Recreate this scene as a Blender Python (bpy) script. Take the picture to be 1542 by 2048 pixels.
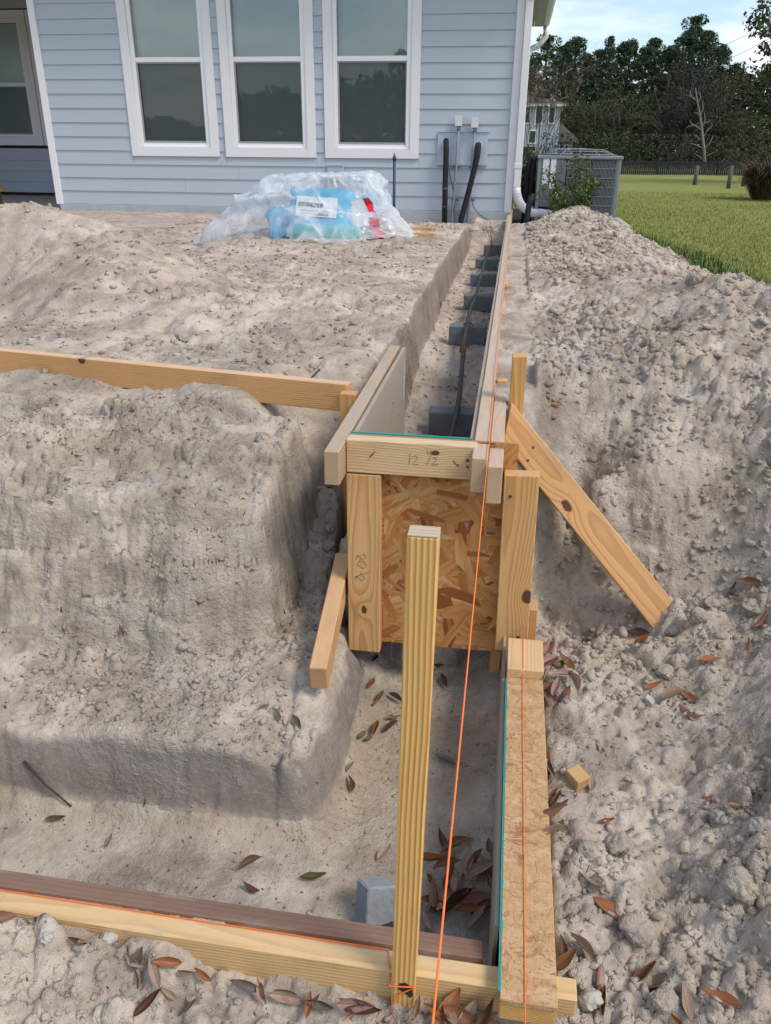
import bpy, bmesh, math, random
import numpy as np
from mathutils import Vector, Matrix

scene = bpy.context.scene
for o in list(bpy.data.objects):
    bpy.data.objects.remove(o)
COL = scene.collection
random.seed(7)
RNG = np.random.default_rng(7)
R = math.radians

# ------------------------------------------------------------------ camera
IMG_W, IMG_H, FOC = 1542, 2048, 1600.0
PITCH, YAW, ROLL = R(24.5), R(8.4), R(0.5)
CAM = np.array([0.0, 0.0, 1.19])
c_fwd = np.array([-math.sin(YAW) * math.cos(PITCH), math.cos(YAW) * math.cos(PITCH), -math.sin(PITCH)])
c_r0 = np.array([math.cos(YAW), math.sin(YAW), 0.0])
c_u0 = np.cross(c_r0, c_fwd)
c_right = c_r0 * math.cos(ROLL) + c_u0 * math.sin(ROLL)
c_up = np.cross(c_right, c_fwd)
cam_data = bpy.data.cameras.new('camera')
cam_data.sensor_fit = 'VERTICAL'
cam_data.sensor_height = 24.0
cam_data.lens = 24.0 * FOC / IMG_H
cam_data.clip_start = 0.02
cam_data.clip_end = 600.0
cam = bpy.data.objects.new('camera', cam_data)
COL.objects.link(cam)
cam.matrix_world = Matrix(((c_right[0], c_up[0], -c_fwd[0], CAM[0]),
                           (c_right[1], c_up[1], -c_fwd[1], CAM[1]),
                           (c_right[2], c_up[2], -c_fwd[2], CAM[2]),
                           (0, 0, 0, 1)))
scene.camera = cam

# ------------------------------------------------------------------ sky, sun, exposure
SUN_EL, SUN_AZ = R(52), R(115)      # azimuth measured from +Y towards +X: from the right, a little behind the camera
world = bpy.data.worlds.new('World')
scene.world = world
world.use_nodes = True
wt = world.node_tree
wt.nodes.clear()
def wn(t, **k):
    n = wt.nodes.new(t)
    for a, b in k.items():
        setattr(n, a, b)
    return n
w_out = wn('ShaderNodeOutputWorld')
w_bg = wn('ShaderNodeBackground')
w_bg.inputs[1].default_value = 0.115
w_sky = wn('ShaderNodeTexSky', sky_type='NISHITA', sun_disc=False, sun_elevation=SUN_EL, sun_rotation=SUN_AZ)
w_sky.air_density = 1.0
w_sky.dust_density = 0.8
w_sky.ozone_density = 1.2
w_tc = wn('ShaderNodeTexCoord')
w_sep = wn('ShaderNodeSeparateXYZ')
wt.links.new(w_tc.outputs['Generated'], w_sep.inputs[0])
w_zc = wn('ShaderNodeMath', operation='MAXIMUM'); w_zc.inputs[1].default_value = 0.0
wt.links.new(w_sep.outputs['Z'], w_zc.inputs[0])
w_za = wn('ShaderNodeMath', operation='ADD'); w_za.inputs[1].default_value = 0.16
wt.links.new(w_zc.outputs[0], w_za.inputs[0])
w_div = wn('ShaderNodeVectorMath', operation='DIVIDE')
w_cmb = wn('ShaderNodeCombineXYZ')
for i in range(3):
    wt.links.new(w_za.outputs[0], w_cmb.inputs[i])
wt.links.new(w_tc.outputs['Generated'], w_div.inputs[0])
wt.links.new(w_cmb.outputs[0], w_div.inputs[1])
w_no = wn('ShaderNodeTexNoise')
w_no.inputs['Scale'].default_value = 0.9
w_no.inputs['Detail'].default_value = 7
w_no.inputs['Roughness'].default_value = 0.52
w_map = wn('ShaderNodeMapping')
w_map.inputs['Location'].default_value = (3.1, 1.7, 0.4)
wt.links.new(w_div.outputs[0], w_map.inputs[0])
wt.links.new(w_map.outputs[0], w_no.inputs['Vector'])
w_rmp = wn('ShaderNodeMapRange', interpolation_type='SMOOTHSTEP')
w_rmp.inputs[1].default_value = 0.43
w_rmp.inputs[2].default_value = 0.64
wt.links.new(w_no.outputs['Fac'], w_rmp.inputs[0])
w_mix = wn('ShaderNodeMix', data_type='RGBA')
w_mix.inputs['B'].default_value = (6.6, 6.8, 7.3, 1)
wt.links.new(w_rmp.outputs[0], w_mix.inputs['Factor'])
wt.links.new(w_sky.outputs[0], w_mix.inputs['A'])
wt.links.new(w_mix.outputs['Result'], w_bg.inputs[0])
wt.links.new(w_bg.outputs[0], w_out.inputs[0])

sun_data = bpy.data.lights.new('sun', 'SUN')
sun_data.energy = 1.5
sun_data.angle = R(18)
sun_data.color = (1.0, 0.93, 0.83)
sun = bpy.data.objects.new('sun', sun_data)
COL.objects.link(sun)
sun_dir = Vector((math.sin(SUN_AZ) * math.cos(SUN_EL), math.cos(SUN_AZ) * math.cos(SUN_EL), math.sin(SUN_EL)))
sun.rotation_euler = sun_dir.to_track_quat('Z', 'Y').to_euler()

scene.view_settings.view_transform = 'Standard'
scene.view_settings.look = 'None'
scene.view_settings.exposure = 0.70
scene.view_settings.gamma = 1.0
scene.view_settings.use_curve_mapping = False
scene.render.engine = 'CYCLES'
scene.cycles.use_denoising = True
scene.cycles.max_bounces = 6
scene.cycles.diffuse_bounces = 2
scene.cycles.glossy_bounces = 3
scene.cycles.transparent_max_bounces = 16
scene.cycles.caustics_reflective = False
scene.cycles.caustics_refractive = False

# ------------------------------------------------------------------ helpers
def ray(px, py):
    return c_fwd + c_right * (px - IMG_W / 2) / FOC - c_up * (py - IMG_H / 2) / FOC
def at(px, py, ax, v):
    """the point of the place seen at a pixel of the photograph, given one of its coordinates"""
    d = ray(px, py)
    i = 'xyz'.index(ax)
    return Vector(CAM + d * (v - CAM[i]) / d[i])

def link(name, me, mat=None, parent=None, loc=None):
    o = bpy.data.objects.new(name, me)
    COL.objects.link(o)
    if mat is not None and me is not None and len(me.materials) == 0:
        for m in (mat if isinstance(mat, (list, tuple)) else [mat]):
            me.materials.append(m)
    if parent is not None:
        o.parent = parent
    if loc is not None:
        o.location = loc
    return o
def tag(o, label, cat, group=None):
    o['label'] = label
    o['category'] = cat
    if group:
        o['group'] = group
    return o
def empty(name, loc=(0, 0, 0), rz=0.0):
    o = bpy.data.objects.new(name, None)
    COL.objects.link(o)
    o.location = loc
    o.rotation_euler = (0, 0, rz)
    o.empty_display_size = 0.1
    return o
def np_mesh(name, verts, faces, smooth=False):
    """verts (n,3), faces (m,k) with one k"""
    verts = np.asarray(verts, dtype=np.float32)
    faces = np.asarray(faces, dtype=np.int32)
    me = bpy.data.meshes.new(name)
    me.vertices.add(len(verts))
    me.vertices.foreach_set('co', verts.ravel())
    k = faces.shape[1]
    me.loops.add(faces.size)
    me.loops.foreach_set('vertex_index', faces.ravel())
    me.polygons.add(len(faces))
    me.polygons.foreach_set('loop_start', np.arange(0, faces.size, k, dtype=np.int32))
    if smooth:
        me.polygons.foreach_set('use_smooth', np.ones(len(faces), dtype=bool))
    me.update(calc_edges=True)
    me.validate()
    return me

class MB:
    """collects shapes, builds ONE mesh object"""
    def __init__(s):
        s.bm = bmesh.new()
    def box(s, lo, hi, bevel=0.0, rot=None, piv=None):
        lo = Vector(lo); hi = Vector(hi)
        c = (lo + hi) / 2
        r = bmesh.ops.create_cube(s.bm, size=1.0)
        vs = r['verts']
        for v in vs:
            v.co = Vector((v.co.x * (hi.x - lo.x), v.co.y * (hi.y - lo.y), v.co.z * (hi.z - lo.z)))
        if bevel:
            es = set(e for v in vs for e in v.link_edges)
            rr = bmesh.ops.bevel(s.bm, geom=list(es), offset=bevel, segments=1, affect='EDGES', profile=0.5)
            vs = list(set(v for f in rr['faces'] for v in f.verts) | set(v for v in vs if v.is_valid))
        for v in vs:
            p = v.co
            if rot is not None:
                p = rot @ p
            v.co = p + c
        return s
    def poly(s, pts):
        vs = [s.bm.verts.new(p) for p in pts]
        s.bm.faces.new(vs)
        return s
    def prism(s, outline, d):
        """outline: list of points in a plane, extruded by vector d"""
        d = Vector(d)
        a = [s.bm.verts.new(p) for p in outline]
        b = [s.bm.verts.new(Vector(p) + d) for p in outline]
        n = len(a)
        s.bm.faces.new(a[::-1])
        s.bm.faces.new(b)
        for i in range(n):
            s.bm.faces.new((a[i], a[(i + 1) % n], b[(i + 1) % n], b[i]))
        return s
    def tube(s, pts, rad, n=8, cap=True):
        pts = [Vector(p) for p in pts]
        if not isinstance(rad, (list, tuple)):
            rad = [rad] * len(pts)
        rings = []
        up = None
        for i, p in enumerate(pts):
            t = (pts[min(i + 1, len(pts) - 1)] - pts[max(i - 1, 0)]).normalized()
            if up is None:
                up = t.orthogonal().normalized()
            up = (up - t * up.dot(t))
            if up.length < 1e-5:
                up = t.orthogonal()
            up.normalize()
            sd = t.cross(up)
            rings.append([s.bm.verts.new(p + (up * math.cos(a) + sd * math.sin(a)) * rad[i])
                          for a in (2 * math.pi * k / n for k in range(n))])
        for a, b in zip(rings[:-1], rings[1:]):
            for k in range(n):
                f = s.bm.faces.new((a[k], a[(k + 1) % n], b[(k + 1) % n], b[k]))
                f.smooth = True
        if cap:
            s.bm.faces.new(rings[0][::-1])
            s.bm.faces.new(rings[-1])
        return s
    def smooth_tube(s, pts, rad, n=8, k=8):
        P = [Vector(p) for p in pts]
        P = [P[0] * 2 - P[1]] + P + [P[-1] * 2 - P[-2]]
        out = []
        for a, b, c, d in zip(P[:-3], P[1:-2], P[2:-1], P[3:]):
            for i in range(k):
                t = i / k
                out.append(.5 * ((2 * b) + (c - a) * t + (2 * a - 5 * b + 4 * c - d) * t * t + (3 * b - a - 3 * c + d) * t ** 3))
        out.append(P[-2])
        s.tube(out, rad, n)
        return out
    def done(s, name, mat=None, parent=None, loc=None):
        bmesh.ops.recalc_face_normals(s.bm, faces=s.bm.faces)
        me = bpy.data.meshes.new(name)
        s.bm.to_mesh(me)
        s.bm.free()
        return link(name, me, mat, parent, loc)

def frame(p0, p1, up=(0, 0, 1)):
    """matrix with X along p0->p1, Z as near to up as can be, origin in the middle"""
    p0 = Vector(p0); p1 = Vector(p1)
    x = (p1 - p0).normalized()
    z = Vector(up)
    z = (z - x * z.dot(x)).normalized()
    y = z.cross(x)
    m = Matrix((x, y, z)).transposed().to_4x4()
    m.translation = (p0 + p1) / 2
    return m
def board(name, p0, p1, wy, hz, mat, up=(0, 0, 1), parent=None, bevel=0.0022, rough_end=0.0):
    """a sawn board: axis p0->p1, section wy x hz, hz along up"""
    L = (Vector(p1) - Vector(p0)).length
    mb = MB()
    mb.box((-L / 2, -wy / 2, -hz / 2), (L / 2, wy / 2, hz / 2), bevel)
    o = mb.done(name, mat, parent)
    m = frame(p0, p1, up)
    o.matrix_basis = (parent.matrix_world.inverted() @ m) if parent is not None else m
    return o
def put(o, parent, m):
    o.parent = parent
    o.matrix_basis = m
    return o

# ---- numpy noise
def _hash(ix, iy, seed):
    h = (ix.astype(np.int64) * 374761393 + iy.astype(np.int64) * 668265263 + seed * 982451653) & 0xffffffff
    h = ((h ^ (h >> 13)) * 1274126177) & 0xffffffff
    h = h ^ (h >> 16)
    return (h & 0xffff) / 65535.0
def vnoise(x, y, seed=0):
    ix = np.floor(x); iy = np.floor(y)
    fx = x - ix; fy = y - iy
    fx = fx * fx * fx * (fx * (fx * 6 - 15) + 10); fy = fy * fy * fy * (fy * (fy * 6 - 15) + 10)
    a = _hash(ix, iy, seed); b = _hash(ix + 1, iy, seed)
    c = _hash(ix, iy + 1, seed); d = _hash(ix + 1, iy + 1, seed)
    return (a + (b - a) * fx) * (1 - fy) + (c + (d - c) * fx) * fy - 0.5
def fbm(x, y, oct=4, seed=0, gain=0.5):
    s = 0; a = 1.0
    ca, sa = math.cos(0.6), math.sin(0.6)
    for o in range(oct):
        s = s + a * vnoise(x, y, seed + o * 17)
        x, y = (x * ca - y * sa) * 2.03 + 11.3, (x * sa + y * ca) * 2.03 - 7.1
        a *= gain
    return s
def worley(x, y, seed=0):
    ix = np.floor(x); iy = np.floor(y)
    best = np.full(x.shape, 9.0); cid = np.zeros(x.shape)
    for di in (-1, 0, 1):
        for dj in (-1, 0, 1):
            cx = ix + di; cy = iy + dj
            d = (cx + _hash(cx, cy, seed) - x) ** 2 + (cy + _hash(cx, cy, seed + 3) - y) ** 2
            nearer = d < best
            best = np.where(nearer, d, best)
            cid = np.where(nearer, _hash(cx, cy, seed + 9), cid)
    return np.sqrt(best), cid
def sstep(a, b, x):
    t = np.clip((x - a) / (b - a), 0, 1)
    return t * t * (3 - 2 * t)

# ------------------------------------------------------------------ materials
def mat_new(name):
    m = bpy.data.materials.new(name)
    m.use_nodes = True
    nt = m.node_tree
    b = nt.nodes['Principled BSDF']
    return m, nt, b
class N:
    """small node-tree writer"""
    def __init__(s, nt):
        s.nt = nt
    def new(s, t, ins=None, **k):
        n = s.nt.nodes.new(t)
        for a, b in k.items():
            setattr(n, a, b)
        for key, v in (ins or {}).items():
            s.set(n, key, v)
        return n
    def set(s, n, key, v):
        i = n.inputs[key]
        if isinstance(v, bpy.types.NodeSocket):
            s.nt.links.new(v, i)
        else:
            i.default_value = v
    def m(s, op, a, b=None, c=None, clamp=False):
        n = s.new('ShaderNodeMath', operation=op, use_clamp=clamp)
        s.set(n, 0, a)
        if b is not None:
            s.set(n, 1, b)
        if c is not None:
            s.set(n, 2, c)
        return n.outputs[0]
    def noise(s, vec, scale, detail=2, rough=0.5, dist=0.0, out='Fac'):
        n = s.new('ShaderNodeTexNoise', {'Scale': scale, 'Detail': detail, 'Roughness': rough, 'Distortion': dist})
        if vec is not None:
            s.set(n, 'Vector', vec)
        return n.outputs[out]
    def ramp(s, fac, stops, interp='LINEAR'):
        n = s.new('ShaderNodeValToRGB')
        cr = n.color_ramp
        cr.interpolation = interp
        while len(cr.elements) < len(stops):
            cr.elements.new(0.5)
        for e, (p, c) in zip(cr.elements, stops):
            e.position = p
            e.color = (*c, 1) if len(c) == 3 else c
        s.set(n, 0, fac)
        return n.outputs[0]
    def mix(s, fac, a, b, blend='MIX'):
        n = s.new('ShaderNodeMix', data_type='RGBA', blend_type=blend)
        s.set(n, 'Factor', fac)
        for key, v in (('A', a), ('B', b)):
            if not isinstance(v, bpy.types.NodeSocket) and len(v) == 3:
                v = (*v, 1)
            s.set(n, key, v)
        return n.outputs['Result']
    def rng(s, v, a, b, c=0.0, d=1.0, smooth=True):
        n = s.new('ShaderNodeMapRange', interpolation_type='SMOOTHSTEP' if smooth else 'LINEAR')
        s.set(n, 0, v); s.set(n, 1, a); s.set(n, 2, b); s.set(n, 3, c); s.set(n, 4, d)
        return n.outputs[0]
    def bump(s, h, dist, strength=1.0, normal=None):
        n = s.new('ShaderNodeBump', {'Height': h, 'Distance': dist, 'Strength': strength})
        if normal is not None:
            s.set(n, 'Normal', normal)
        return n.outputs[0]
    def coord(s, which='Object'):
        return s.new('ShaderNodeTexCoord').outputs[which]
    def scale(s, vec, sc, loc=(0, 0, 0), rot=(0, 0, 0)):
        n = s.new('ShaderNodeMapping')
        s.set(n, 0, vec)
        n.inputs['Scale'].default_value = sc
        n.inputs['Location'].default_value = loc
        n.inputs['Rotation'].default_value = rot
        return n.outputs[0]

def plain(name, col, rough=0.6, var=0.12, nscale=6.0, bump=0.0, bscale=60.0, metal=0.0, spec=0.4, coords='Object'):
    """a painted / cast / dyed surface: base colour with slight mottling and fine relief"""
    m, nt, b = mat_new(name)
    n = N(nt)
    co = n.coord(coords)
    f = n.noise(co, nscale, 5, 0.6)
    dark = tuple(c * (1 - var) for c in col)
    lite = tuple(min(1, c * (1 + var)) for c in col)
    nt.links.new(n.mix(f, dark, lite), b.inputs['Base Color'])
    b.inputs['Roughness'].default_value = rough
    b.inputs['Metallic'].default_value = metal
    b.inputs['Specular IOR Level'].default_value = spec
    if bump:
        nt.links.new(n.bump(n.noise(co, bscale, 4, 0.6), bump), b.inputs['Normal'])
    return m

def wood(name, light, dark, pith=(0.10, -0.06), freq=190.0, knots=(), dust=0.0, dustcol=(0.42, 0.36, 0.31),
         wob=0.012, stain=None, rough=0.62, stripes=False):
    """sawn pine: rings round a pith line that runs along the board, knots, saw fuzz, dust"""
    light = (light[0], light[1], min(1, light[2] * (1.0 if stripes else 1.10))); dark = (dark[0], dark[1], dark[2] * (1.0 if stripes else 1.12))
    m, nt, b = mat_new(name)
    n = N(nt)
    co = n.coord('Object')
    rnd = n.new('ShaderNodeObjectInfo').outputs['Random']
    off = n.new('ShaderNodeCombineXYZ', {0: n.m('MULTIPLY', rnd, 37.0), 1: 0.0, 2: 0.0}).outputs[0]
    cs = n.new('ShaderNodeVectorMath', {0: co, 1: off}, operation='ADD').outputs[0]
    sep = n.new('ShaderNodeSeparateXYZ', {0: co})
    x, y, z = sep.outputs
    w1 = n.m('MULTIPLY', n.m('SUBTRACT', n.noise(n.scale(cs, (1.3, 3, 3)), 1.0, 2), 0.5), wob * 4)
    w2 = n.m('MULTIPLY', n.m('SUBTRACT', n.noise(n.scale(cs, (1.1, 3, 3), (9, 4, 2)), 1.0, 2), 0.5), wob * 4)
    w3 = n.m('MULTIPLY', n.m('SUBTRACT', n.noise(n.scale(cs, (9, 30, 30)), 1.0, 3), 0.5), 0.0035)
    dy = n.m('ADD', n.m('SUBTRACT', y, pith[0]), w1)
    dz = n.m('ADD', n.m('SUBTRACT', z, pith[1]), w2)
    rr = n.m('SQRT', n.m('ADD', n.m('MULTIPLY', dy, dy), n.m('MULTIPLY', dz, dz)))
    rr = n.m('ADD', rr, w3)
    kmask = None
    for kn in knots:
        kx, ky, kz, kr = kn[:4]
        wy_, wz_ = (0.02, 1.0) if len(kn) > 4 else (1.0, 0.02)
        ddx = n.m('MULTIPLY', n.m('SUBTRACT', x, kx), 0.62)
        ddy = n.m('SUBTRACT', y, ky); ddz = n.m('SUBTRACT', z, kz)
        # a knot is a branch: it runs through the thickness, so only the face plane counts
        d2 = n.m('ADD', n.m('MULTIPLY', ddx, ddx), n.m('ADD', n.m('MULTIPLY', ddy, n.m('MULTIPLY', ddy, wy_)), n.m('MULTIPLY', ddz, n.m('MULTIPLY', ddz, wz_))))
        d = n.m('SQRT', d2)
        rr = n.m('ADD', rr, n.m('MULTIPLY', n.m('POWER', 2.718, n.m('MULTIPLY', d, -1.0 / (kr * 1.5))), kr * 1.3))
        dn = n.m('ADD', d, n.m('MULTIPLY', n.m('SUBTRACT', n.noise(co, 60, 2), 0.5), kr * 0.5))
        k = n.rng(dn, kr * 0.55, kr * 0.8, 1.0, 0.0)
        kmask = k if kmask is None else n.m('MAXIMUM', kmask, k)
    ring = n.m('FRACT', n.m('MULTIPLY', rr, freq))
    ringc = n.ramp(ring, [(0.0, (0.02,) * 3), (0.45, (0.25,) * 3), (0.80, (0.95,) * 3), (0.90, (1,) * 3), (1.0, (0.02,) * 3)])
    if stripes:
        ringc = n.ramp(ring, [(0.0, (0.10,) * 3), (0.30, (0.0,) * 3), (0.52, (0.55,) * 3), (0.75, (1.0,) * 3), (0.93, (0.9,) * 3), (1.0, (0.10,) * 3)])
    fib = n.noise(n.scale(cs, (6, 260, 260)), 1.0, 3, 0.6)
    tone = n.noise(n.scale(cs, (1.2, 6, 6)), 1.0, 2)
    fac = n.m('ADD', n.m('MULTIPLY', ringc, 0.95 if stripes else 0.60), n.m('MULTIPLY', n.m('SUBTRACT', fib, 0.5), 0.55), clamp=True)
    c = n.mix(fac, light, dark)
    c = n.mix(n.m('MULTIPLY', n.m('SUBTRACT', tone, 0.42, clamp=True), 1.1, clamp=True), c, tuple(l * 0.72 for l in light))
    gr = n.rng(n.noise(n.scale(cs, (4, 16, 16), (1, 5, 3)), 1.0, 5, .7), .50, .75, 0, .38)
    c = n.mix(gr, c, (.27, .19, .12))
    if kmask is not None:
        c = n.mix(n.m('MULTIPLY', kmask, 0.93), c, (0.075, 0.030, 0.016))
    if stain is not None:
        st = n.rng(n.noise(n.scale(cs, (5, 14, 14), (3, 1, 6)), 1.0, 4, 0.65), 0.52, 0.68)
        c = n.mix(n.m('MULTIPLY', st, 0.75), c, stain)
    if dust > 0:
        nz = n.new('ShaderNodeSeparateXYZ', {0: n.new('ShaderNodeNewGeometry').outputs['Normal']}).outputs['Z']
        dm = n.m('MULTIPLY', n.rng(nz, 0.55, 0.9), n.rng(n.noise(cs, 14, 5, 0.65), 0.25, 0.75, 0.45, 1.0))
        c = n.mix(n.m('MULTIPLY', dm, dust), c, dustcol)
    nt.links.new(c, b.inputs['Base Color'])
    b.inputs['Roughness'].default_value = rough
    b.inputs['Specular IOR Level'].default_value = 0.3
    h = n.m('ADD', n.m('MULTIPLY', fib, 0.6), n.m('MULTIPLY', ringc, 0.5))
    nt.links.new(n.bump(h, 0.0004 if stripes else 0.0009), b.inputs['Normal'])
    return m
# ------------------------------------------------------------------ ground: sand, dug trenches, spoil heaps
def axis(parts):
    out = [parts[0][0]]
    for a, b, st in parts:
        k = max(1, int(round((b - a) / st)))
        out += list(a + (b - a) * (np.arange(1, k + 1) / k))
    return np.array(out)
GX = axis([(-9, -3, .12), (-3, -1.5, .03), (-1.5, 1.35, .0055), (1.35, 2.2, .02), (2.2, 4.2, .08)])
GY = axis([(-2.2, .3, .08), (.3, .6, .02), (.6, 2.5, .0055), (2.5, 4.5, .012), (4.5, 10.24, .025)])
X, Y = np.meshgrid(GX, GY)

def rbf(pts, X, Y, smooth=2e-3):
    P = np.array(pts, float)
    def k(r2):
        return 0.5 * r2 * np.log(r2 + 1e-9)
    n = len(P)
    d2 = (P[:, None, 0] - P[None, :, 0]) ** 2 + (P[:, None, 1] - P[None, :, 1]) ** 2
    A = np.zeros((n + 3, n + 3))
    A[:n, :n] = k(d2) + np.eye(n) * smooth
    A[:n, n] = 1; A[:n, n + 1] = P[:, 0]; A[:n, n + 2] = P[:, 1]
    A[n:, :n] = A[:n, n:].T
    w = np.linalg.solve(A, np.concatenate([P[:, 2], [0, 0, 0]]))
    out = w[n] + w[n + 1] * X + w[n + 2] * Y
    for i in range(n):
        out = out + w[i] * k((X - P[i, 0]) ** 2 + (Y - P[i, 1]) ** 2)
    return out
def px3(lst):
    return [tuple(at(a, b, 'z', z)) for a, b, z in lst]

right_pts = px3([
    (0, 1850, -.055), (300, 1950, -.085), (600, 2000, -.11), (100, 2048, -.10), (750, 2040, -.11), (0, 1815, -.042), (400, 1870, -.066),
    (900, 2040, -.11), (1150, 1950, -.075), (1200, 1800, -.05), (1130, 1600, -.05), (1100, 1400, -.05), (1200, 1400, -.045),
    (1300, 1300, -.03), (1250, 1700, -.05), (1400, 1600, -.03), (1350, 1850, -.06), (1300, 2030, -.09), (1480, 2030, -.04),
    (1535, 1900, .0), (1535, 1700, .05), (1500, 1560, .0), (1440, 1420, -.01), (1540, 1400, .09), (1400, 1270, .0), (1525, 1240, .05),
    (1120, 1310, -.06), (1100, 1200, -.05), (1200, 1240, -.06), (1150, 1110, .03), (1140, 1010, .17), (1090, 950, .29),
    (1250, 1060, .15), (1350, 1160, .05), (1450, 1170, .07), (1300, 960, .30), (1450, 1010, .26), (1540, 1060, .24),
    (1200, 900, .39), (1400, 850, .42), (1100, 870, .43), (1540, 880, .42),
    (1060, 800, .475), (1060, 700, .475), (1150, 750, .48), (1300, 760, .49), (1450, 700, .56), (1540, 760, .52),
    (1400, 572, .68), (1470, 580, .68), (1542, 612, .655), (1300, 600, .61), (1200, 620, .54), (1060, 600, .485), (1200, 540, .565),
    (1250, 560, .60), (1040, 520, .485), (1030, 470, .485), (1150, 500, .53), (1110, 640, .50)])
right_pts += [(.62, 8.5, .66), (.35, 8.6, .56), (.95, 8.4, .56), (.2, 9.3, .42), (.1, 8.2, .49), (.05, 9.6, .40), (.7, 9.4, .42), (.85, 7.0, .56), (1.12, 6.9, .44), (1.28, 6.1, .38),
              (.6, 6.0, .58), (1.3, 8.3, .36), (1.6, 6.9, .26), (1.95, 5.6, .22), (1.6, 5.0, .22), (1.5, 5.5, .26), (1.35, 4.6, .40), (2.0, 3.9, .25), (2.8, 3.8, .2), (1.5, 8.5, .24), (1.2, 9.6, .26),
              (2.2, 2.9, .55), (3.2, 2.9, .3), (2.2, 2.0, .35), (3.2, 1.6, .2), (2.0, 1.0, .08), (3, .5, .05), (2, 0, 0), (0, 0, -.08), (0, -1.5, -.05),
              (-2, .6, -.08), (-4, .5, -.05), (-3, -1.5, 0), (3, -1.5, .05)]
left_pts = px3([
    (300, 800, .42), (0, 770, .43), (560, 812, .40), (150, 900, .375), (400, 900, .37), (560, 885, .37), (300, 965, .325),
    (100, 1000, .30), (500, 980, .32), (575, 960, .32), (300, 1080, .20), (500, 1090, .20), (100, 1100, .19), (0, 1050, .25),
    (200, 1200, .085), (450, 1220, .06), (555, 1190, .08), (0, 1200, .09), (100, 1290, .01), (300, 1310, -.01), (500, 1330, -.03),
    (300, 1380, -.065), (0, 1400, -.08), (150, 1400, -.075), (600, 1420, -.08), (450, 1420, -.085), (640, 1310, -.05), (600, 1250, .0),
    (650, 880, .24), (645, 960, .12), (650, 1060, .03), (640, 1180, -.02), (680, 1250, -.06),
    (300, 740, .45), (100, 715, .45), (600, 725, .44), (700, 745, .44), (550, 650, .445), (700, 650, .455), (800, 600, .475),
    (850, 510, .47), (600, 560, .455), (500, 510, .445), (700, 510, .45), (350, 440, .435), (230, 432, .425), (880, 460, .48),
    (0, 650, .42), (100, 660, .43), (250, 640, .44), (340, 650, .45)])
left_pts += [tuple(at(100, 434, 'y', 4.75)), tuple(at(0, 428, 'y', 4.7)), tuple(at(165, 440, 'y', 4.75)), tuple(at(230, 492, 'y', 4.4)), tuple(at(330, 560, 'y', 4.05)), tuple(at(400, 602, 'y', 3.8)),
             tuple(at(60, 520, 'y', 4.35)), tuple(at(0, 560, 'y', 4.35)), (-2.75, 5.5, .45), (-3.5, 6.2, .45), (-1.75, 4.9, .455), (-1.35, 4.3, .455), (-1.2, 3.7, .455), (-4.4, 5.0, .75), (-4.6, 6.3, .46),
             (-3.9, 7.4, .44), (-5.5, 7.2, .44), (-7, 5.0, .5), (-6, 9.6, .42), (-4, 9.8, .425), (-2, 9.9, .40), (-.8, 9.9, .38),
             (-2.6, 2.0, .30), (-3.5, 2.5, .43), (-3.5, 1.42, -.09), (-8, 2, .4), (-8, 6, .5), (-8, 9.6, .42), (-.6, 8.5, .46), (-.6, 7, .475), (-.6, 5.5, .48)]
zR = rbf(right_pts, X, Y)
zL = rbf(left_pts, X, Y)
left_zone = (X < -.2) & (Y > 1.12)
# the left bank: ledge, spade-cut face, sloping top
bw = fbm(X * 2.2, Y * .6, 3, 901) * .07 + fbm(X * 9, Y * 3, 3, 911) * .022
ledge = -.085 + .17 * (Y - 1.40) + .012 * fbm(X * 3, Y * 3, 2, 921)
topz = .335 + .20 * (Y - 1.86) + .02 * fbm(X * 2, Y * 2, 2, 931)
tt = np.clip((Y + bw - 1.665 - .03 * sstep(-.9, -.6, X)) / .175, 0, 1)
bank = ledge + (topz - ledge) * (.55 * tt + .45 * tt * tt * (3 - 2 * tt)) ** .9
kb = sstep(2.36, 2.26, Y) * sstep(-.46, -.52, X)
zL = zL + (bank - zL) * kb
# hollow dug out beside the corner stake
rx_ = np.maximum(np.maximum(-.565 - X, X + .40), np.maximum(1.74 - Y, Y - 2.36)) + fbm(X * 6, Y * 6, 3, 941) * .03
hol = -.03 + .22 * sstep(1.9, 2.36, Y) + .02 * fbm(X * 9, Y * 9, 3, 951)
zL = np.where(Y < 2.40, np.minimum(zL, hol + (zL - hol) * np.clip(rx_ / .05, 0, 1)), zL)
base = np.where(left_zone, zL, zR)

# rougher or smoother ground
def blob(cx, cy, rx, ry):
    return np.exp(-(((X - cx) / rx) ** 2 + ((Y - cy) / ry) ** 2))
rough = np.full(X.shape, .35)
rough = np.where(~left_zone, .9, rough)
rough = np.maximum(rough, 1.1 * blob(-2.7, 4.5, .9, .8))
rough = np.maximum(rough, .75 * blob(-1.4, 4.1, .6, .5))
rough = np.maximum(rough, .8 * blob(-.8, 3.9, .35, .4))
rough = np.where(left_zone & (Y < 2.3), .55, rough)
rough = np.maximum(rough, .9 * blob(-.62, 2.05, .12, .25))
rough *= (.75 + .9 * np.clip(fbm(X * 2.2, Y * 2.2, 3, 5) + .35, 0, 1))
rough = np.where(left_zone & (Y < 1.62) & (X < -.45), rough * .6, rough)
lump = fbm(X * 5, Y * 5, 3, 21) * .035 + fbm(X * 16, Y * 16, 3, 31) * .018
ridg = (.5 - np.abs(fbm(X * 22, Y * 22, 3, 41))) * .012
fine = fbm(X * 60, Y * 60, 3, 51) * .008
dist_fade = np.clip(1.25 - Y / 14, .4, 1)
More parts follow.
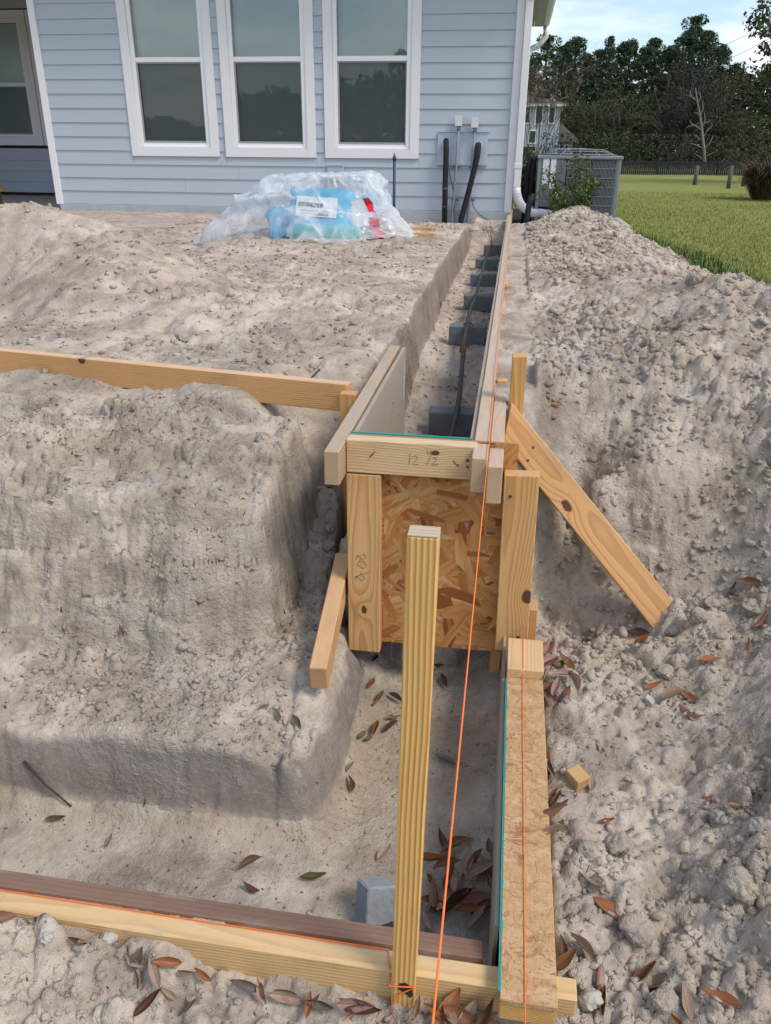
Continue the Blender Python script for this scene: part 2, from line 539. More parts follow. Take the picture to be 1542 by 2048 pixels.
def nuggets(sc, seed, lo, hi):
    wx = X * sc + fbm(X * sc * .6, Y * sc * .6, 2, seed) * .9; wy = Y * sc + fbm(X * sc * .6 + 7, Y * sc * .6, 2, seed + 1) * .9
    f1, cid = worley(wx, wy, seed)
    return np.sqrt(np.clip(1 - (f1 / .78) ** 2, 0, 1)) * sstep(lo, hi, cid) / sc
pm = np.clip(fbm(X * 3.1, Y * 3.1, 3, 63) * 1.9 + .55, .06, 1)
near_ = sstep(3.0, 2.3, Y)
nug = nuggets(22, 701, .25, 1.0) * .75 * pm * (.45 + .55 * near_) + nuggets(48, 711, .15, 1.0) * .9 * pm ** 2 * near_
fine = fine * near_
chunk = (.5 - np.abs(fbm(X * 7, Y * 7, 4, 741, .55))) * .055 * np.clip(pm, .2, 1)
chunk = np.where(Y < 1.35, 0, chunk)
gy_, gx_ = np.gradient(base, GY, GX)
steepness = np.hypot(gx_, gy_)
rough = rough / (1 + (steepness * .9) ** 2)
base = base + rough * (lump * 1.15 + ridg * 1.3 + fine * 1.5 + nug * 1.05 + chunk) * dist_fade
# broad ledges on the broken face of the left bank
face = left_zone & (X < -.42)
strat = fbm(X * 3.0, base * 22 + Y * 2, 4, 77, .6) * .055 + (.5 - np.abs(fbm(X * 9, base * 50, 3, 79))) * .014
base = np.where(face & (Y < 2.35), base + strat * sstep(1.5, 1.7, Y), base)

# small mounds and prints
for (mx, my, mr, mh) in [(-.95, 4.15, .30, .05), (-1.25, 3.4, .35, .045), (-1.55, 3.05, .3, .03), (-.62, 3.45, .2, .03), (-2.15, 6.45, .35, .06), (-.9, 6.6, .3, .05),
                         (-2.0, 3.9, .35, .06), (-.75, 5.1, .18, .03), (-1.75, 2.75, .12, .03), (.42, 2.75, .14, .03), (.75, 2.6, .2, .05), (1.0, 3.2, .22, .06)]:
    base = base + mh * np.exp(-((X - mx) ** 2 + (Y - my) ** 2) / mr ** 2) * (1 + 1.2 * fbm(X * 9, Y * 9, 3, 91))
for (mx, my, mr, mh) in [(.60, 1.50, .09, -.03), (.86, 1.36, .13, -.05), (-2.55, 3.75, .30, -.10), (-1.72, 3.95, .12, -.05), (1.02, 2.7, .12, -.04), (.45, 1.95, .08, -.04), (.30, 2.05, .14, -.05), (.17, 2.16, .06, -.09), (.24, 2.26, .07, -.05)]:
    base = base + mh * np.exp(-((X - mx) ** 2 + (Y - my) ** 2) / mr ** 2)

# stamped clods (half-buried lumps of the same sand)
def stamp(cx, cy, r, hh, rs):
    x0, x1 = np.searchsorted(GX, [cx - 1.4 * r, cx + 1.4 * r])
    y0, y1 = np.searchsorted(GY, [cy - 1.4 * r, cy + 1.4 * r])
    if x1 <= x0 or y1 <= y0:
        return
    dx = (X[y0:y1, x0:x1] - cx) / r; dy = (Y[y0:y1, x0:x1] - cy) / r
    a, e, ph = rs
    ca, sa = math.cos(a), math.sin(a)
    u = dx * ca - dy * sa; v = (dx * sa + dy * ca) * e
    th = np.arctan2(v, u)
    d = np.sqrt(u * u + v * v) * (1 + .16 * np.sin(3 * th + ph) + .10 * np.sin(5 * th + 2 * ph))
    k = np.clip(1 - d ** 2.6, 0, 1) ** .55
    base[y0:y1, x0:x1] += hh * k
crng = random.Random(11)
def clods(n, xr, yr, r0, r1, dens=None, hk=.75):
    for _ in range(n):
        x = crng.uniform(*xr); y = crng.uniform(*yr)
        if dens is not None and crng.random() > dens(x, y):
            continue
        r = r0 * (r1 / r0) ** (crng.random() ** 1.8)
        stamp(x, y, r, r * crng.uniform(.45, 1.0) * hk, (crng.uniform(0, 6.28), crng.uniform(1, 1.5), crng.uniform(0, 6.28)))
def patch(x, y):
    i = min(len(GX) - 1, int(np.searchsorted(GX, x))); j = min(len(GY) - 1, int(np.searchsorted(GY, y)))
    return float(pm[j, i]) * 1.1 - .08
clods(1900, (.16, 1.3), (.6, 2.1), .006, .024, patch)
clods(70, (.2, 1.25), (.7, 2.0), .02, .045, patch)
clods(25, (.75, 1.3), (.7, 2.0), .03, .06, patch)
clods(500, (-1.1, .2), (.6, .88), .005, .018, patch)
clods(40, (-1.1, .2), (.6, .86), .015, .035, patch)
clods(500, (.1, 2.0), (2.2, 6.5), .018, .05, patch, .40)
clods(250, (.1, 1.5), (5.5, 9.4), .04, .08, None, .25)
clods(500, (-4.4, -1.5), (3.6, 5.4), .02, .06, patch, .45)
clods(700, (-2.4, -.6), (2.6, 5.2), .008, .03, patch)
clods(400, (-3.5, -.6), (5.2, 9.6), .04, .08, patch, .3)
clods(750, (-1.6, -.5), (1.72, 2.35), .006, .028, patch)
clods(260, (-1.6, -.42), (1.36, 1.72), .005, .018, patch, .6)

# the trenches
wob = fbm(X * 3.2, Y * 3.2, 3, 121) * .030 + fbm(X * 14, Y * 14, 3, 131) * .012
def box_sd(x0, x1, y0, y1):
    dx = np.maximum(x0 - X, X - x1); dy = np.maximum(y0 - Y, Y - y1)
    return np.where((dx > 0) & (dy > 0), np.hypot(np.maximum(dx, 0), np.maximum(dy, 0)), np.maximum(dx, dy))
d_front = box_sd(-8, .060, .955, 1.345)
d_right = box_sd(-.335, .060, .955, 2.06)
# rounded inner corner where the two runs meet
rc = .07
q = np.minimum(d_front, d_right)
hq = np.clip(rc - np.abs(d_front - d_right), 0, None) / rc
d_low = q - hq * hq * rc * .25
wl = np.where((X > -.2) | (Y < 1.05), 0.0, 1.0)
d_low = d_low + wob * wl
floor_low = -.29 + .012 * fbm(X * 4, Y * 4, 3, 141) + .006 * fbm(X * 30, Y * 30, 3, 151) + .05 * sstep(1.6, 2.0, Y)
floor_low = floor_low + .05 * sstep(-.06, .06, X) * sstep(1.15, 1.3, Y) + .035 * np.exp(-((d_low) / .035) ** 2) * wl
sl = .028 + .02 * sstep(-.2, .2, fbm(X * 2.5, Y * 2.5, 2, 161)) * wl
k_low = np.clip(d_low / sl, 0, 1)
k_low = np.where(wl > 0, k_low ** .7, np.where(d_low > 0.0, 1.0, 0.0))
fx = 0.012 * fbm(X * 25, Y * 25, 3, 171) * np.clip(1 - np.abs(d_low) / .06, 0, 1) * wl
H = floor_low + (base - floor_low) * k_low + fx
d_up = box_sd(-.425, -.072, 2.02, 10.0)
wob_u = fbm(X * 4, Y * 2.2, 3, 181) * .028 + fbm(X * 15, Y * 15, 3, 191) * .012
d_up = d_up + np.where(X < -.2, wob_u, 0)
floor_up = .10 + .11 * sstep(3.2, 4.2, Y) + .016 * fbm(X * 8, Y * 5, 3, 201) + .01 * fbm(X * 30, Y * 30, 2, 211) + .22 * sstep(8.7, 9.7, Y) \
    + .03 * sstep(-.33, -.42, X)
su = .06 - .025 * sstep(2.9, 3.6, Y)
k_up = np.where(X < -.2, np.clip(d_up / su, 0, 1) ** .75, np.where(d_up > 0, 1.0, 0.0))
H = np.where(Y > 2.02, floor_up + (H - floor_up) * k_up, H)
# ground just outside the right hand forms is banked to just below their tops
H = np.where((X > -.08) & (X < .11) & (Y > 2.2), np.minimum(H, .50 + .016 * fbm(X * 6, Y * 3.0, 3, 221) + .010 * sstep(5.0, 6.0, Y)), H)
H = np.where((X > -.1) & (X < .16) & (Y < 1.9) & (Y > .95), np.minimum(H, -.055), H)
# keep sand below the boards that are laid on it
def keep_below(x0, x1, y0, y1, z):
    global H
    H = np.where((X > x0) & (X < x1) & (Y > y0) & (Y < y1), np.minimum(H, z), H)
keep_below(-3.2, .2, .858, .96, -.045)
keep_below(-3.2, .05, .925, .99, -.11)
keep_below(-.47, -.36, 1.76, 2.96, .40)
keep_below(-3, -.45, 2.34, 2.75, .478)

# broken, crumbly relief pushed out along the surface, also on the steep faces
gy_, gx_ = np.gradient(H, GY, GX)
ln_ = np.sqrt(gx_ ** 2 + gy_ ** 2 + 1)
NX_, NY_, NZ_ = -gx_ / ln_, -gy_ / ln_, 1 / ln_
def lumpy(a, b, sc, seed):
    a = a * sc; b = b * sc
    a, b = a + fbm(a * .7, b * .7, 2, seed) * 1.1, b + fbm(a * .7 + 5, b * .7, 2, seed + 1) * 1.1
    f1, cid = worley(a, b, seed)
    return (.35 * np.sqrt(np.clip(1 - (f1 / .85) ** 2, 0, 1)) + .85 * np.clip(1 - f1 / .9, 0, 1) - .62) * (.35 + .65 * cid) / sc
def tri(fn):
    wz, wy, wx = NZ_ ** 4, NY_ ** 4, NX_ ** 4
    t_ = wz + wy + wx
    return (fn(X, Y) * wz + fn(X, H * 1.0 + .37) * wy + fn(Y + .71, H) * wx) / t_
slope_ = 1 - NZ_
r2 = np.where(left_zone, .30, .36)
r2 = np.where(left_zone & (Y > 1.36) & (Y < 2.34), .50, r2)
r2 = np.where(left_zone & (Y > 1.40) & (Y < 1.66), .28, r2)
r2 = np.where(left_zone & (Y > 1.31) & (Y < 1.41), .16, r2)
r2 = np.where(left_zone & (Y > 2.34), .25 + .75 * np.clip(rough, 0, 1), r2)
r2 = np.where((X < .06) & (X > -.34) & (Y > .96) & (Y < 2.0), .16, r2)
r2 = np.where((Y > .96) & (Y < 1.33) & (X < -.3), .14, r2)
r2 = np.where((Y > 2.0) & (X > -.43) & (X < -.07), .35, r2)
r2 = np.where((X > -.07) & (X < .06) & (Y > 1.0), .1, r2)
r2 = np.where((Y > .855) & (Y < .99) & (X < .2), .05, r2)
r2 = r2 * (.15 + 1.1 * np.clip(fbm(X * 2.6, Y * 2.6 + H * 2, 3, 821) * 2.0 + .5, 0, 1)) + .12 * sstep(.12, .45, slope_) * (Y > 1.45) * (r2 > .3)
r2 = np.where((X > .12) & (Y > 1.95) & (Y < 3.3), r2 * 1.25 + .08, r2)
lod1 = sstep(5.5, 4.0, Y); lod2 = sstep(3.2, 2.3, Y)
D = tri(lambda a, b: lumpy(a, b, 9, 801)) * .20 + tri(lambda a, b: lumpy(a, b, 21, 811)) * .42 * lod1 + tri(lambda a, b: lumpy(a, b, 44, 831)) * .60 * lod2
D = D + tri(lambda a, b: fbm(a * 26, b * 26, 3, 841)) * .012 * lod1 + tri(lambda a, b: (.5 - np.abs(fbm(a * 12, b * 12, 3, 851)))) * .012
D = D * r2
DX, DY = NX_ * D, NY_ * D
H = H + NZ_ * D

def hz(x, y):
    """height of the sand at a point"""
    i = int(np.clip(np.searchsorted(GX, x) - 1, 0, len(GX) - 2)); j = int(np.clip(np.searchsorted(GY, y) - 1, 0, len(GY) - 2))
    tx = (x - GX[i]) / (GX[i + 1] - GX[i]); ty = (y - GY[j]) / (GY[j + 1] - GY[j])
    tx = min(1, max(0, tx)); ty = min(1, max(0, ty))
    return float((H[j, i] * (1 - tx) + H[j, i + 1] * tx) * (1 - ty) + (H[j + 1, i] * (1 - tx) + H[j + 1, i + 1] * tx) * ty)
def hnormal(x, y, e=.02):
    return Vector((hz(x - e, y) - hz(x + e, y), hz(x, y - e) - hz(x, y + e), 2 * e)).normalized()
def ground_at(px, py):
    """where the view through a pixel of the photograph meets the sand"""
    d = ray(px, py)
    t = .5
    while t < 14:
        p = CAM + d * t
        if p[2] < hz(p[0], p[1]):
            lo, hi = t - .02, t
            for _ in range(12):
                mid = (lo + hi) / 2
                p = CAM + d * mid
                if p[2] < hz(p[0], p[1]):
                    hi = mid
                else:
                    lo = mid
            return Vector(p)
        t += .02
    return Vector(CAM + d * 14)

def sand_material():
    m, nt, b = mat_new('dug_sand')
    n = N(nt)
    co = n.coord('Object')
    sep = n.new('ShaderNodeSeparateXYZ', {0: co})
    x, y, z = sep.outputs
    big = n.noise(co, 1.6, 3, 0.6)
    mid = n.noise(co, 9, 3, 0.62)
    fin = n.noise(co, 85, 3, 0.7)
    grain = n.noise(co, 420, 1, 0.7)
    midc = n.rng(mid, 0.30, 0.70)
    grey = n.mix(midc, (0.335, 0.277, 0.222), (0.575, 0.497, 0.408))
    pink = n.mix(midc, (0.390, 0.308, 0.248), (0.640, 0.535, 0.446))
    far = n.rng(y, 2.2, 5.0)
    c = n.mix(far, grey, pink)
    # ochre streaks of dry sand in the bank
    oc = n.m('MULTIPLY', n.rng(n.noise(n.scale(co, (2.2, 3.0, 9)), 1.0, 2, 0.6), 0.50, 0.68), 0.5)
    c = n.mix(oc, c, (0.400, 0.335, 0.235))
    lightp = n.rng(big, 0.50, 0.72)
    c = n.mix(n.m('MULTIPLY', lightp, 0.5), c, (0.53, 0.480, 0.420))
    dk = n.rng(n.noise(co, 3.6, 3, 0.65), 0.54, 0.68, 0, 0.42)
    c = n.mix(dk, c, (0.245, 0.190, 0.145))
    # damp band of darker soil along the cut, yellow sand below it
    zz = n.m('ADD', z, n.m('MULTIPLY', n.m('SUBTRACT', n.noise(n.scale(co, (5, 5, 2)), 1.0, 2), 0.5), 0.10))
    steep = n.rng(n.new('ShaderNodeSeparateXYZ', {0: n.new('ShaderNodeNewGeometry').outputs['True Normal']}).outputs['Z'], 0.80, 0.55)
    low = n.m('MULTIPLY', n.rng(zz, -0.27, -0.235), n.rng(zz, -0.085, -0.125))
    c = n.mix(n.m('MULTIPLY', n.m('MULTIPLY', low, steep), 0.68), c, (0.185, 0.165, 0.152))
    yel = n.m('MULTIPLY', n.m('MULTIPLY', n.rng(zz, -0.225, -0.255), n.rng(y, 1.25, 1.32)), n.rng(zz, -0.315, -0.29))
    c = n.mix(n.m('MULTIPLY', yel, 0.38), c, (0.40, 0.320, 0.215))
    # darker brown on the steep faces of the upper trench
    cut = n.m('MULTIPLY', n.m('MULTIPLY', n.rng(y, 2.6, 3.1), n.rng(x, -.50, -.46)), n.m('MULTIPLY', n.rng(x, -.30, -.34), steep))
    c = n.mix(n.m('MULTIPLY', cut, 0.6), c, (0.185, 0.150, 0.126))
    # dark crumbs and rootlets
    v = n.new('ShaderNodeTexVoronoi', {'Vector': co, 'Scale': 55.0, 'Randomness': 1.0})
    sp = n.m('MULTIPLY', n.rng(v.outputs['Distance'], 0.10, 0.20, 1, 0), n.rng(mid, 0.5, 0.6))
    c = n.mix(n.m('MULTIPLY', sp, 0.65), c, (0.10, 0.075, 0.055))
    c = n.mix(n.m('MULTIPLY', n.m('SUBTRACT', fin, 0.5), 1.0, clamp=True), c, (0.55, 0.52, 0.48))
    c = n.mix(n.m('MULTIPLY', n.rng(grain, 0.45, 0.30), 0.22), c, (0.15, 0.13, 0.11))
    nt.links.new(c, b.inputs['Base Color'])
    b.inputs['Roughness'].default_value = 0.95
    b.inputs['Specular IOR Level'].default_value = 0.12
    rg = n.rng(n.noise(co, 2.3, 1), 0.40, 0.62, 0.10, 1.0)
    cre = n.m('MULTIPLY', rg, n.m('SQRT', n.m('ABSOLUTE', n.m('SUBTRACT', n.noise(co, 38, 1, 0.6), 0.5))))
    h = n.m('ADD', n.m('MULTIPLY', fin, 1.7), n.m('MULTIPLY', grain, 0.55))
    h = n.m('ADD', h, n.m('MULTIPLY', mid, 1.0))
    h = n.m('ADD', h, n.m('MULTIPLY', cre, 0.8))
    smoothed = n.m('MULTIPLY', n.rng(n.noise(co, 1.9, 1), 0.40, 0.60, 0.45, 1.0), n.m('SUBTRACT', 1.0, n.m('MULTIPLY', n.m('MULTIPLY', low, steep), 0.55)))
    h = n.m('MULTIPLY', h, smoothed)
    nt.links.new(n.bump(h, 0.0072), b.inputs['Normal'])
    return m
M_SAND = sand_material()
ny, nx = X.shape
idx = np.arange(nx * ny).reshape(ny, nx)
q = np.stack([idx[:-1, :-1], idx[:-1, 1:], idx[1:, 1:], idx[1:, :-1]], -1).reshape(-1, 4)
Xd = X + DX; Yd = Y + DY
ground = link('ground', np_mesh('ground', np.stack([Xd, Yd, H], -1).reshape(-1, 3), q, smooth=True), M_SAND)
ground['kind'] = 'structure'

# loose clods lying on the sand: nobody could count them
def ico(sub=1):
    bm = bmesh.new()
    bmesh.ops.create_icosphere(bm, subdivisions=sub, radius=1.0)
    v = np.array([x.co[:] for x in bm.verts]); f = np.array([[x.index for x in p.verts] for p in bm.faces])
    bm.free()
    return v, f
ICO1, ICO2 = ico(1), ico(2)
def lumps(name, spots, ic, mat, sink=.25, kind='stuff'):
    V, F = ic
    vs, fs = [], []
    for k, (x, y, r) in enumerate(spots):
        z = hz(x, y)
        rot = np.array(Matrix.Rotation(random.uniform(0, 6.28), 3, Vector((random.gauss(0, 1), random.gauss(0, 1), random.gauss(0, 1))).normalized()))
        sc = RNG.uniform(.5, 1.4, 3)
        jit = 1 + RNG.normal(0, .27, (len(V), 1))
        v = (V * jit * sc * r) @ rot.T
        v[:, 2] *= .8
        v += (x, y, z + r * (.42 - sink))
        vs.append(v); fs.append(F + k * len(V))
    o = link(name, np_mesh(name, np.concatenate(vs), np.concatenate(fs)), mat)
    if kind:
        o['kind'] = kind
    return o
spots = []
def scatter(n, xr, yr, r0, r1, pw=2.4, ok=None):
    for _ in range(n):
        x = crng.uniform(*xr); y = crng.uniform(*yr)
        if crng.random() > max(patch(x, y), .42 if (x > .1 and 1.95 < y < 3.3) else .13) or (ok and not ok(x, y)):
            continue
        spots.append((x, y, r0 * (r1 / r0) ** (crng.random() ** pw)))
scatter(19000, (.17, 1.35), (.62, 2.3), .0024, .012, 2.5)
scatter(4000, (-1.2, .05), (.62, .85), .0016, .008, 2.8)
scatter(9000, (-1.6, -.45), (1.4, 2.35), .0022, .011, 2.5)
scatter(1800, (-1.2, .04), (1.0, 1.9), .0018, .006)
scatter(10000, (.12, 1.5), (2.0, 3.2), .003, .016, 2.5)
scatter(13000, (.12, 1.9), (3.0, 6), .005, .022, 2.6)
scatter(9000, (.12, 1.6), (5.5, 9.4), .008, .028, 2.6)
scatter(13000, (-4.5, -.48), (2.5, 6.5), .004, .019, 2.8)
scatter(1100, (-3.5, -.48), (6, 9.8), .008, .024)
scatter(900, (-.40, -.09), (2.2, 9), .003, .010)
M_CLOD = plain('crumbled_sand', (0.385, 0.345, 0.300), .95, .22, 14, .004, 90, spec=.1)
near_spots = [t for t in spots if t[1] < 2.4]
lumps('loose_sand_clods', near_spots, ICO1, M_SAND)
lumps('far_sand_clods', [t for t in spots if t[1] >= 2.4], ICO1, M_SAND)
# ------------------------------------------------------------------ timber forms
PINE_L, PINE_D = (0.700, 0.400, 0.155), (0.400, 0.160, 0.046)
YEL_L, YEL_D = (0.560, 0.350, 0.130), (0.300, 0.140, 0.035)
PALE_L, PALE_D = (0.600, 0.430, 0.240), (0.420, 0.250, 0.110)
M_PINE = wood('sawn_pine', PINE_L, PINE_D, (.07, -.05), 170, dust=.35)
M_PINE_FLAT = wood('sawn_pine_flat_grain', PINE_L, PINE_D, (.015, -.055), 150, dust=.5)
M_PINE_END = wood('pale_pine_dusty_top', PALE_L, PALE_D, (.02, -.07), 190, dust=.85, dustcol=(.50, .40, .33))
M_PINE_OLD = wood('weathered_pine', (0.50, 0.36, 0.21), (0.34, 0.2, 0.09), (.03, .06), 160, dust=.8, stain=(.26, .25, .26), dustcol=(.44, .37, .30))
M_STAKE = wood('striped_pine_stake', (0.76, 0.500, 0.185), (0.46, 0.205, 0.042), (.20, .03), 128, wob=.006, stripes=True)
M_FRONT = wood('form_pine_cement_marks', (0.73, 0.50, 0.215), (0.52, 0.29, 0.10), (.03, -.06), 150, stain=(.30, .285, .28), dust=.2)

def osb_material(name, tint=1.0):
    m, nt, b = mat_new(name)
    n = N(nt)
    isl = n.new('ShaderNodeNewGeometry').outputs['Random Per Island']
    uv = n.new('ShaderNodeUVMap').outputs[0]
    base = n.ramp(isl, [(0.0, (.17, .036, .010)), (.08, (.28, .078, .020)), (.18, (.43, .165, .042)), (.55, (.52, .225, .062)), (.85, (.58, .285, .088)), (1.0, (.68, .43, .18))])
    fib = n.noise(n.scale(uv, (6, 190, 1)), 1.0, 3, 0.6)
    st = n.noise(n.scale(uv, (2, 36, 1)), 1.0, 2, 0.5)
    c = n.mix(n.m('MULTIPLY', n.rng(fib, .40, .66), .5), base, (.24, .105, .035))
    c = n.mix(n.m('MULTIPLY', n.rng(st, .48, .66), .45), c, (.64, .42, .20))
    nt.links.new(n.mix(1.0, c, (tint,) * 3, 'MULTIPLY'), b.inputs['Base Color'])
    b.inputs['Roughness'].default_value = .55
    b.inputs['Specular IOR Level'].default_value = .35
    nt.links.new(n.bump(fib, .0006), b.inputs['Normal'])
    return m
M_OSB = osb_material('oriented_strand_board')
M_OSB_EDGE = plain('strand_board_core', (.36, .20, .085), .8, .4, 60, .001, 200)
M_TEAL = plain('teal_edge_paint', (.020, .30, .265), .6, .25, 40)
def osb_top_material():
    m, nt, b = mat_new('rough_strand_board')
    n = N(nt)
    co = n.coord('Object')
    a = n.noise(n.scale(co, (14, 30, 8)), 1.0, 5, .7)
    s1 = n.noise(n.scale(co, (90, 300, 60), rot=(0, 0, .5)), 1.0, 3, .7)
    s2 = n.noise(n.scale(co, (260, 70, 60), rot=(0, 0, .25)), 1.0, 3, .7)
    c = n.ramp(a, [(.30, (.40, .215, .095)), (.45, (.50, .315, .165)), (.62, (.57, .39, .22)), (.75, (.60, .43, .25))])
    c = n.mix(n.rng(s1, .54, .68, 0, .6), c, (.18, .080, .032))
    c = n.mix(n.rng(s2, .62, .72, 0, .5), c, (.70, .52, .33))
    red = n.rng(n.noise(n.scale(co, (5, 12, 3), (2, 7, 1)), 1.0, 4, .7), .55, .66, 0, .75)
    c = n.mix(red, c, (.27, .090, .040))
    nt.links.new(c, b.inputs['Base Color'])
    b.inputs['Roughness'].default_value = .8
    b.inputs['Specular IOR Level'].default_value = .2
    nt.links.new(n.bump(n.m('ADD', s1, s2), .0016), b.inputs['Normal'])
    return m
M_OSB_TOP = osb_top_material()
def worn_strands():
    m = osb_material('worn_strands')
    nt = m.node_tree
    n = N(nt)
    b = nt.nodes['Principled BSDF']
    c = b.inputs['Base Color'].links[0].from_socket
    co = n.coord('Object')
    s1 = n.noise(n.scale(co, (90, 300, 60)), 1.0, 3, .7)
    f = n.noise(co, 26, 4, .7)
    c2 = n.ramp(f, [(.32, (.42, .24, .11)), (.5, (.53, .345, .185)), (.68, (.62, .45, .27))])
    c = n.mix(.62, c, c2)
    c = n.mix(n.rng(n.noise(n.scale(co, (5, 12, 3), (2, 7, 1)), 1.0, 4, .7), .54, .66, 0, .7), c, (.30, .105, .045))
    c = n.mix(n.rng(s1, .54, .68, 0, .55), c, (.18, .080, .032))
    nt.links.new(c, b.inputs['Base Color'])
    nt.links.new(n.bump(s1, .0016), b.inputs['Normal'])
    return m
M_OSB_WORN = worn_strands()
M_PLY = plain('grey_weathered_plywood', (.36, .300, .235), .75, .10, 8, .0006, 120)
M_BROWN = wood('brown_dirty_board', (.25, .140, .088), (.19, .100, .060), (.03, .2), 60, stain=(.36, .27, .20), dust=.45, dustcol=(.30, .20, .145), rough=.85)
M_GRAPH = plain('pencil_graphite', (.15, .105, .07), .6, .1)
M_NAIL = plain('rusty_nail', (.19, .085, .035), .6, .3, 80, metal=.3)
M_SCREW = plain('grey_screw_head', (.16, .14, .12), .4, .2, 80, metal=.8)

def strand_faces(nx_, ny_, w, h, rng, lmin=.03, lmax=.11, wmin=.006, wmax=.022, n=900, jag=True):
    """wood strands pressed on a w x h face (local X, Y), slightly proud of each other"""
    me_v, me_f, uvs = [], [], []
    z = .0004
    for k in range(n):
        z += .0000022
        big = rng.random()
        L = rng.uniform(lmin, lmax) * (.6 + .8 * big); W = rng.uniform(wmin, wmax) * (.5 + big)
        a = rng.gauss(0, .9) + (math.pi / 2 if rng.random() < .35 else .5 if rng.random() < .5 else -.6)
        cx = rng.uniform(-w / 2, w / 2); cy = rng.uniform(-h / 2, h / 2)
        ca, sa = math.cos(a), math.sin(a)
        out = [(-L / 2, -W / 2 * rng.uniform(.4, 1)), (-L / 6, -W / 2), (L / 6, -W / 2 * rng.uniform(.85, 1.1)), (L / 2, -W / 2 * rng.uniform(.3, 1)),
               (L / 2 * rng.uniform(.8, 1.15), W / 2 * rng.uniform(-.2, .8)), (L / 5, W / 2), (-L / 5, W / 2 * rng.uniform(.85, 1.1)), (-L / 2 * rng.uniform(.75, 1.1), W / 2 * rng.uniform(0, .9))]
        pts = [(cx + u * ca - v * sa, cy + u * sa + v * ca) for u, v in out]
        # clip to the sheet
        def clip(poly, f, inter):
            res = []
            for i in range(len(poly)):
                p, q_ = poly[i], poly[(i + 1) % len(poly)]
                if f(p): res.append(p)
                if f(p) != f(q_): res.append(inter(p, q_))
            return res
        uvp = list(zip(pts, [(u, v) for u, v in out]))
        def mk(ax, lim, sgn):
            f = lambda e: sgn * e[0][ax] <= lim
            def it(e, g):
                t = (sgn * lim - e[0][ax]) / (g[0][ax] - e[0][ax])
                return (tuple(e[0][i] + (g[0][i] - e[0][i]) * t for i in (0, 1)), tuple(e[1][i] + (g[1][i] - e[1][i]) * t for i in (0, 1)))
            return f, it
        for ax, lim in ((0, w / 2), (1, h / 2)):
            for sgn in (1, -1):
                if len(uvp) >= 3:
                    uvp = clip(uvp, *mk(ax, lim, sgn))
        if len(uvp) < 3:
            continue
        i0 = len(me_v)
        for p, uv in uvp:
            me_v.append((p[0], p[1], z))
        me_f.append(list(range(i0, i0 + len(uvp))))
        o_ = rng.uniform(0, 50)
        uvs.append([(uv[0] + o_, uv[1] + o_ * 1.7) for p, uv in uvp])
    me = bpy.data.meshes.new('strand')
    me.from_pydata(me_v, [], me_f)
    ul = me.uv_layers.new(name='UVMap')
    k = 0
    for f in uvs:
        for uv in f:
            ul.data[k].uv = uv
            k += 1
    return me
def local_of(m_plane):
    return m_plane
def strokes(name, lines, mat, parent, m, w=.0008):
    """thin pencil strokes drawn on a face (local XY of m)"""
    for ln in lines:
        put(MB().tube([(a, b, .0004) for a, b in ln], w, 4).done(name, mat), parent, m)
def disc(name, mat, parent, m, r=.003, h=.0012):
    mb = MB()
    mb.tube([(0, 0, 0), (0, 0, h)], r, 8)
    return put(mb.done(name, mat), parent, m)
def plane_y(x, y, z):
    """face looking at the camera (-Y): local X right, local Y up"""
    return Matrix(((1, 0, 0, x), (0, 0, -1, y), (0, 1, 0, z), (0, 0, 0, 1)))

# --- stepped bulkhead at the end of the upper trench
bh = empty('stepped_bulkhead', (0, 0, 0))
tag(bh, 'strand board bulkhead closing the end of the raised form, braced by pine uprights', 'form panel')
osb = MB().box((-.376, 1.903, -.092), (.052, 1.914, .523), .0006).done('strand_board_panel', M_OSB_EDGE, bh)
osb['label'] = 'orange brown strand board sheet with visible wood strands'
st_me = strand_faces(0, 0, .428, .615, random.Random(3), .06, .17, .012, .036, n=800)
st_o = link('wood_strands', st_me, M_OSB, osb)
st_o.matrix_basis = plane_y(-.162, 1.9028, .2155)
st_o['kind'] = 'stuff'
MB().box((-.376, 1.9145, .5232), (-.064, 1.9205, .5268)).done('teal_painted_edge', M_TEAL, bh)
M_CROSS = wood('pale_pine_knot', (.75, .54, .27), (.52, .30, .115), (.02, -.07), 150, knots=[(.062, -.02, .022, .010, 'y')], dust=.55, dustcol=(.58, .46, .37))
cross = board('cross_board', (-.377, 1.883, .4795), (-.05, 1.883, .4795), .038, .089, M_CROSS, parent=bh)
M_UP1 = wood('pine_upright_cathedral', (.70, .420, .165), (.41, .180, .052), (.0, -.052), 180, knots=[(-.13, .0, .01, .012)], dust=.2)
M_UP2 = wood('pine_upright_black_knot', (.71, .420, .155), (.40, .175, .046), (.028, -.05), 170, knots=[(-.085, -.034, .01, .020)], dust=.2)
up1 = board('upright_board', (-.333, 1.883, -.106), (-.333, 1.883, .431), .089, .038, M_UP1, up=(0, -1, 0), parent=bh)
up2 = board('upright_board', (.074, 1.880, -.058), (.064, 1.880, .457), .086, .040, M_UP2, up=(0, -1, 0), parent=bh)
board('backing_board', (.122, 1.930, -.07), (.120, 1.930, .055), .036, .06, M_PINE, up=(0, -1, 0), parent=bh)
fy = 1.8636
strokes('pencil_stroke', [[(-.215, .497), (-.215, .467)], [(-.207, .488), (-.200, .493), (-.194, .487), (-.207, .470), (-.202, .467), (-.193, .470)],
    [(-.172, .512), (-.171, .500), (-.165, .498), (-.163, .510)], [(-.158, .505), (-.172, .468)], [(-.158, .488), (-.150, .490), (-.149, .482), (-.160, .470), (-.150, .471), (-.142, .473)]],
    M_GRAPH, cross, cross.matrix_basis.inverted() @ plane_y(0, fy, 0), .0005)
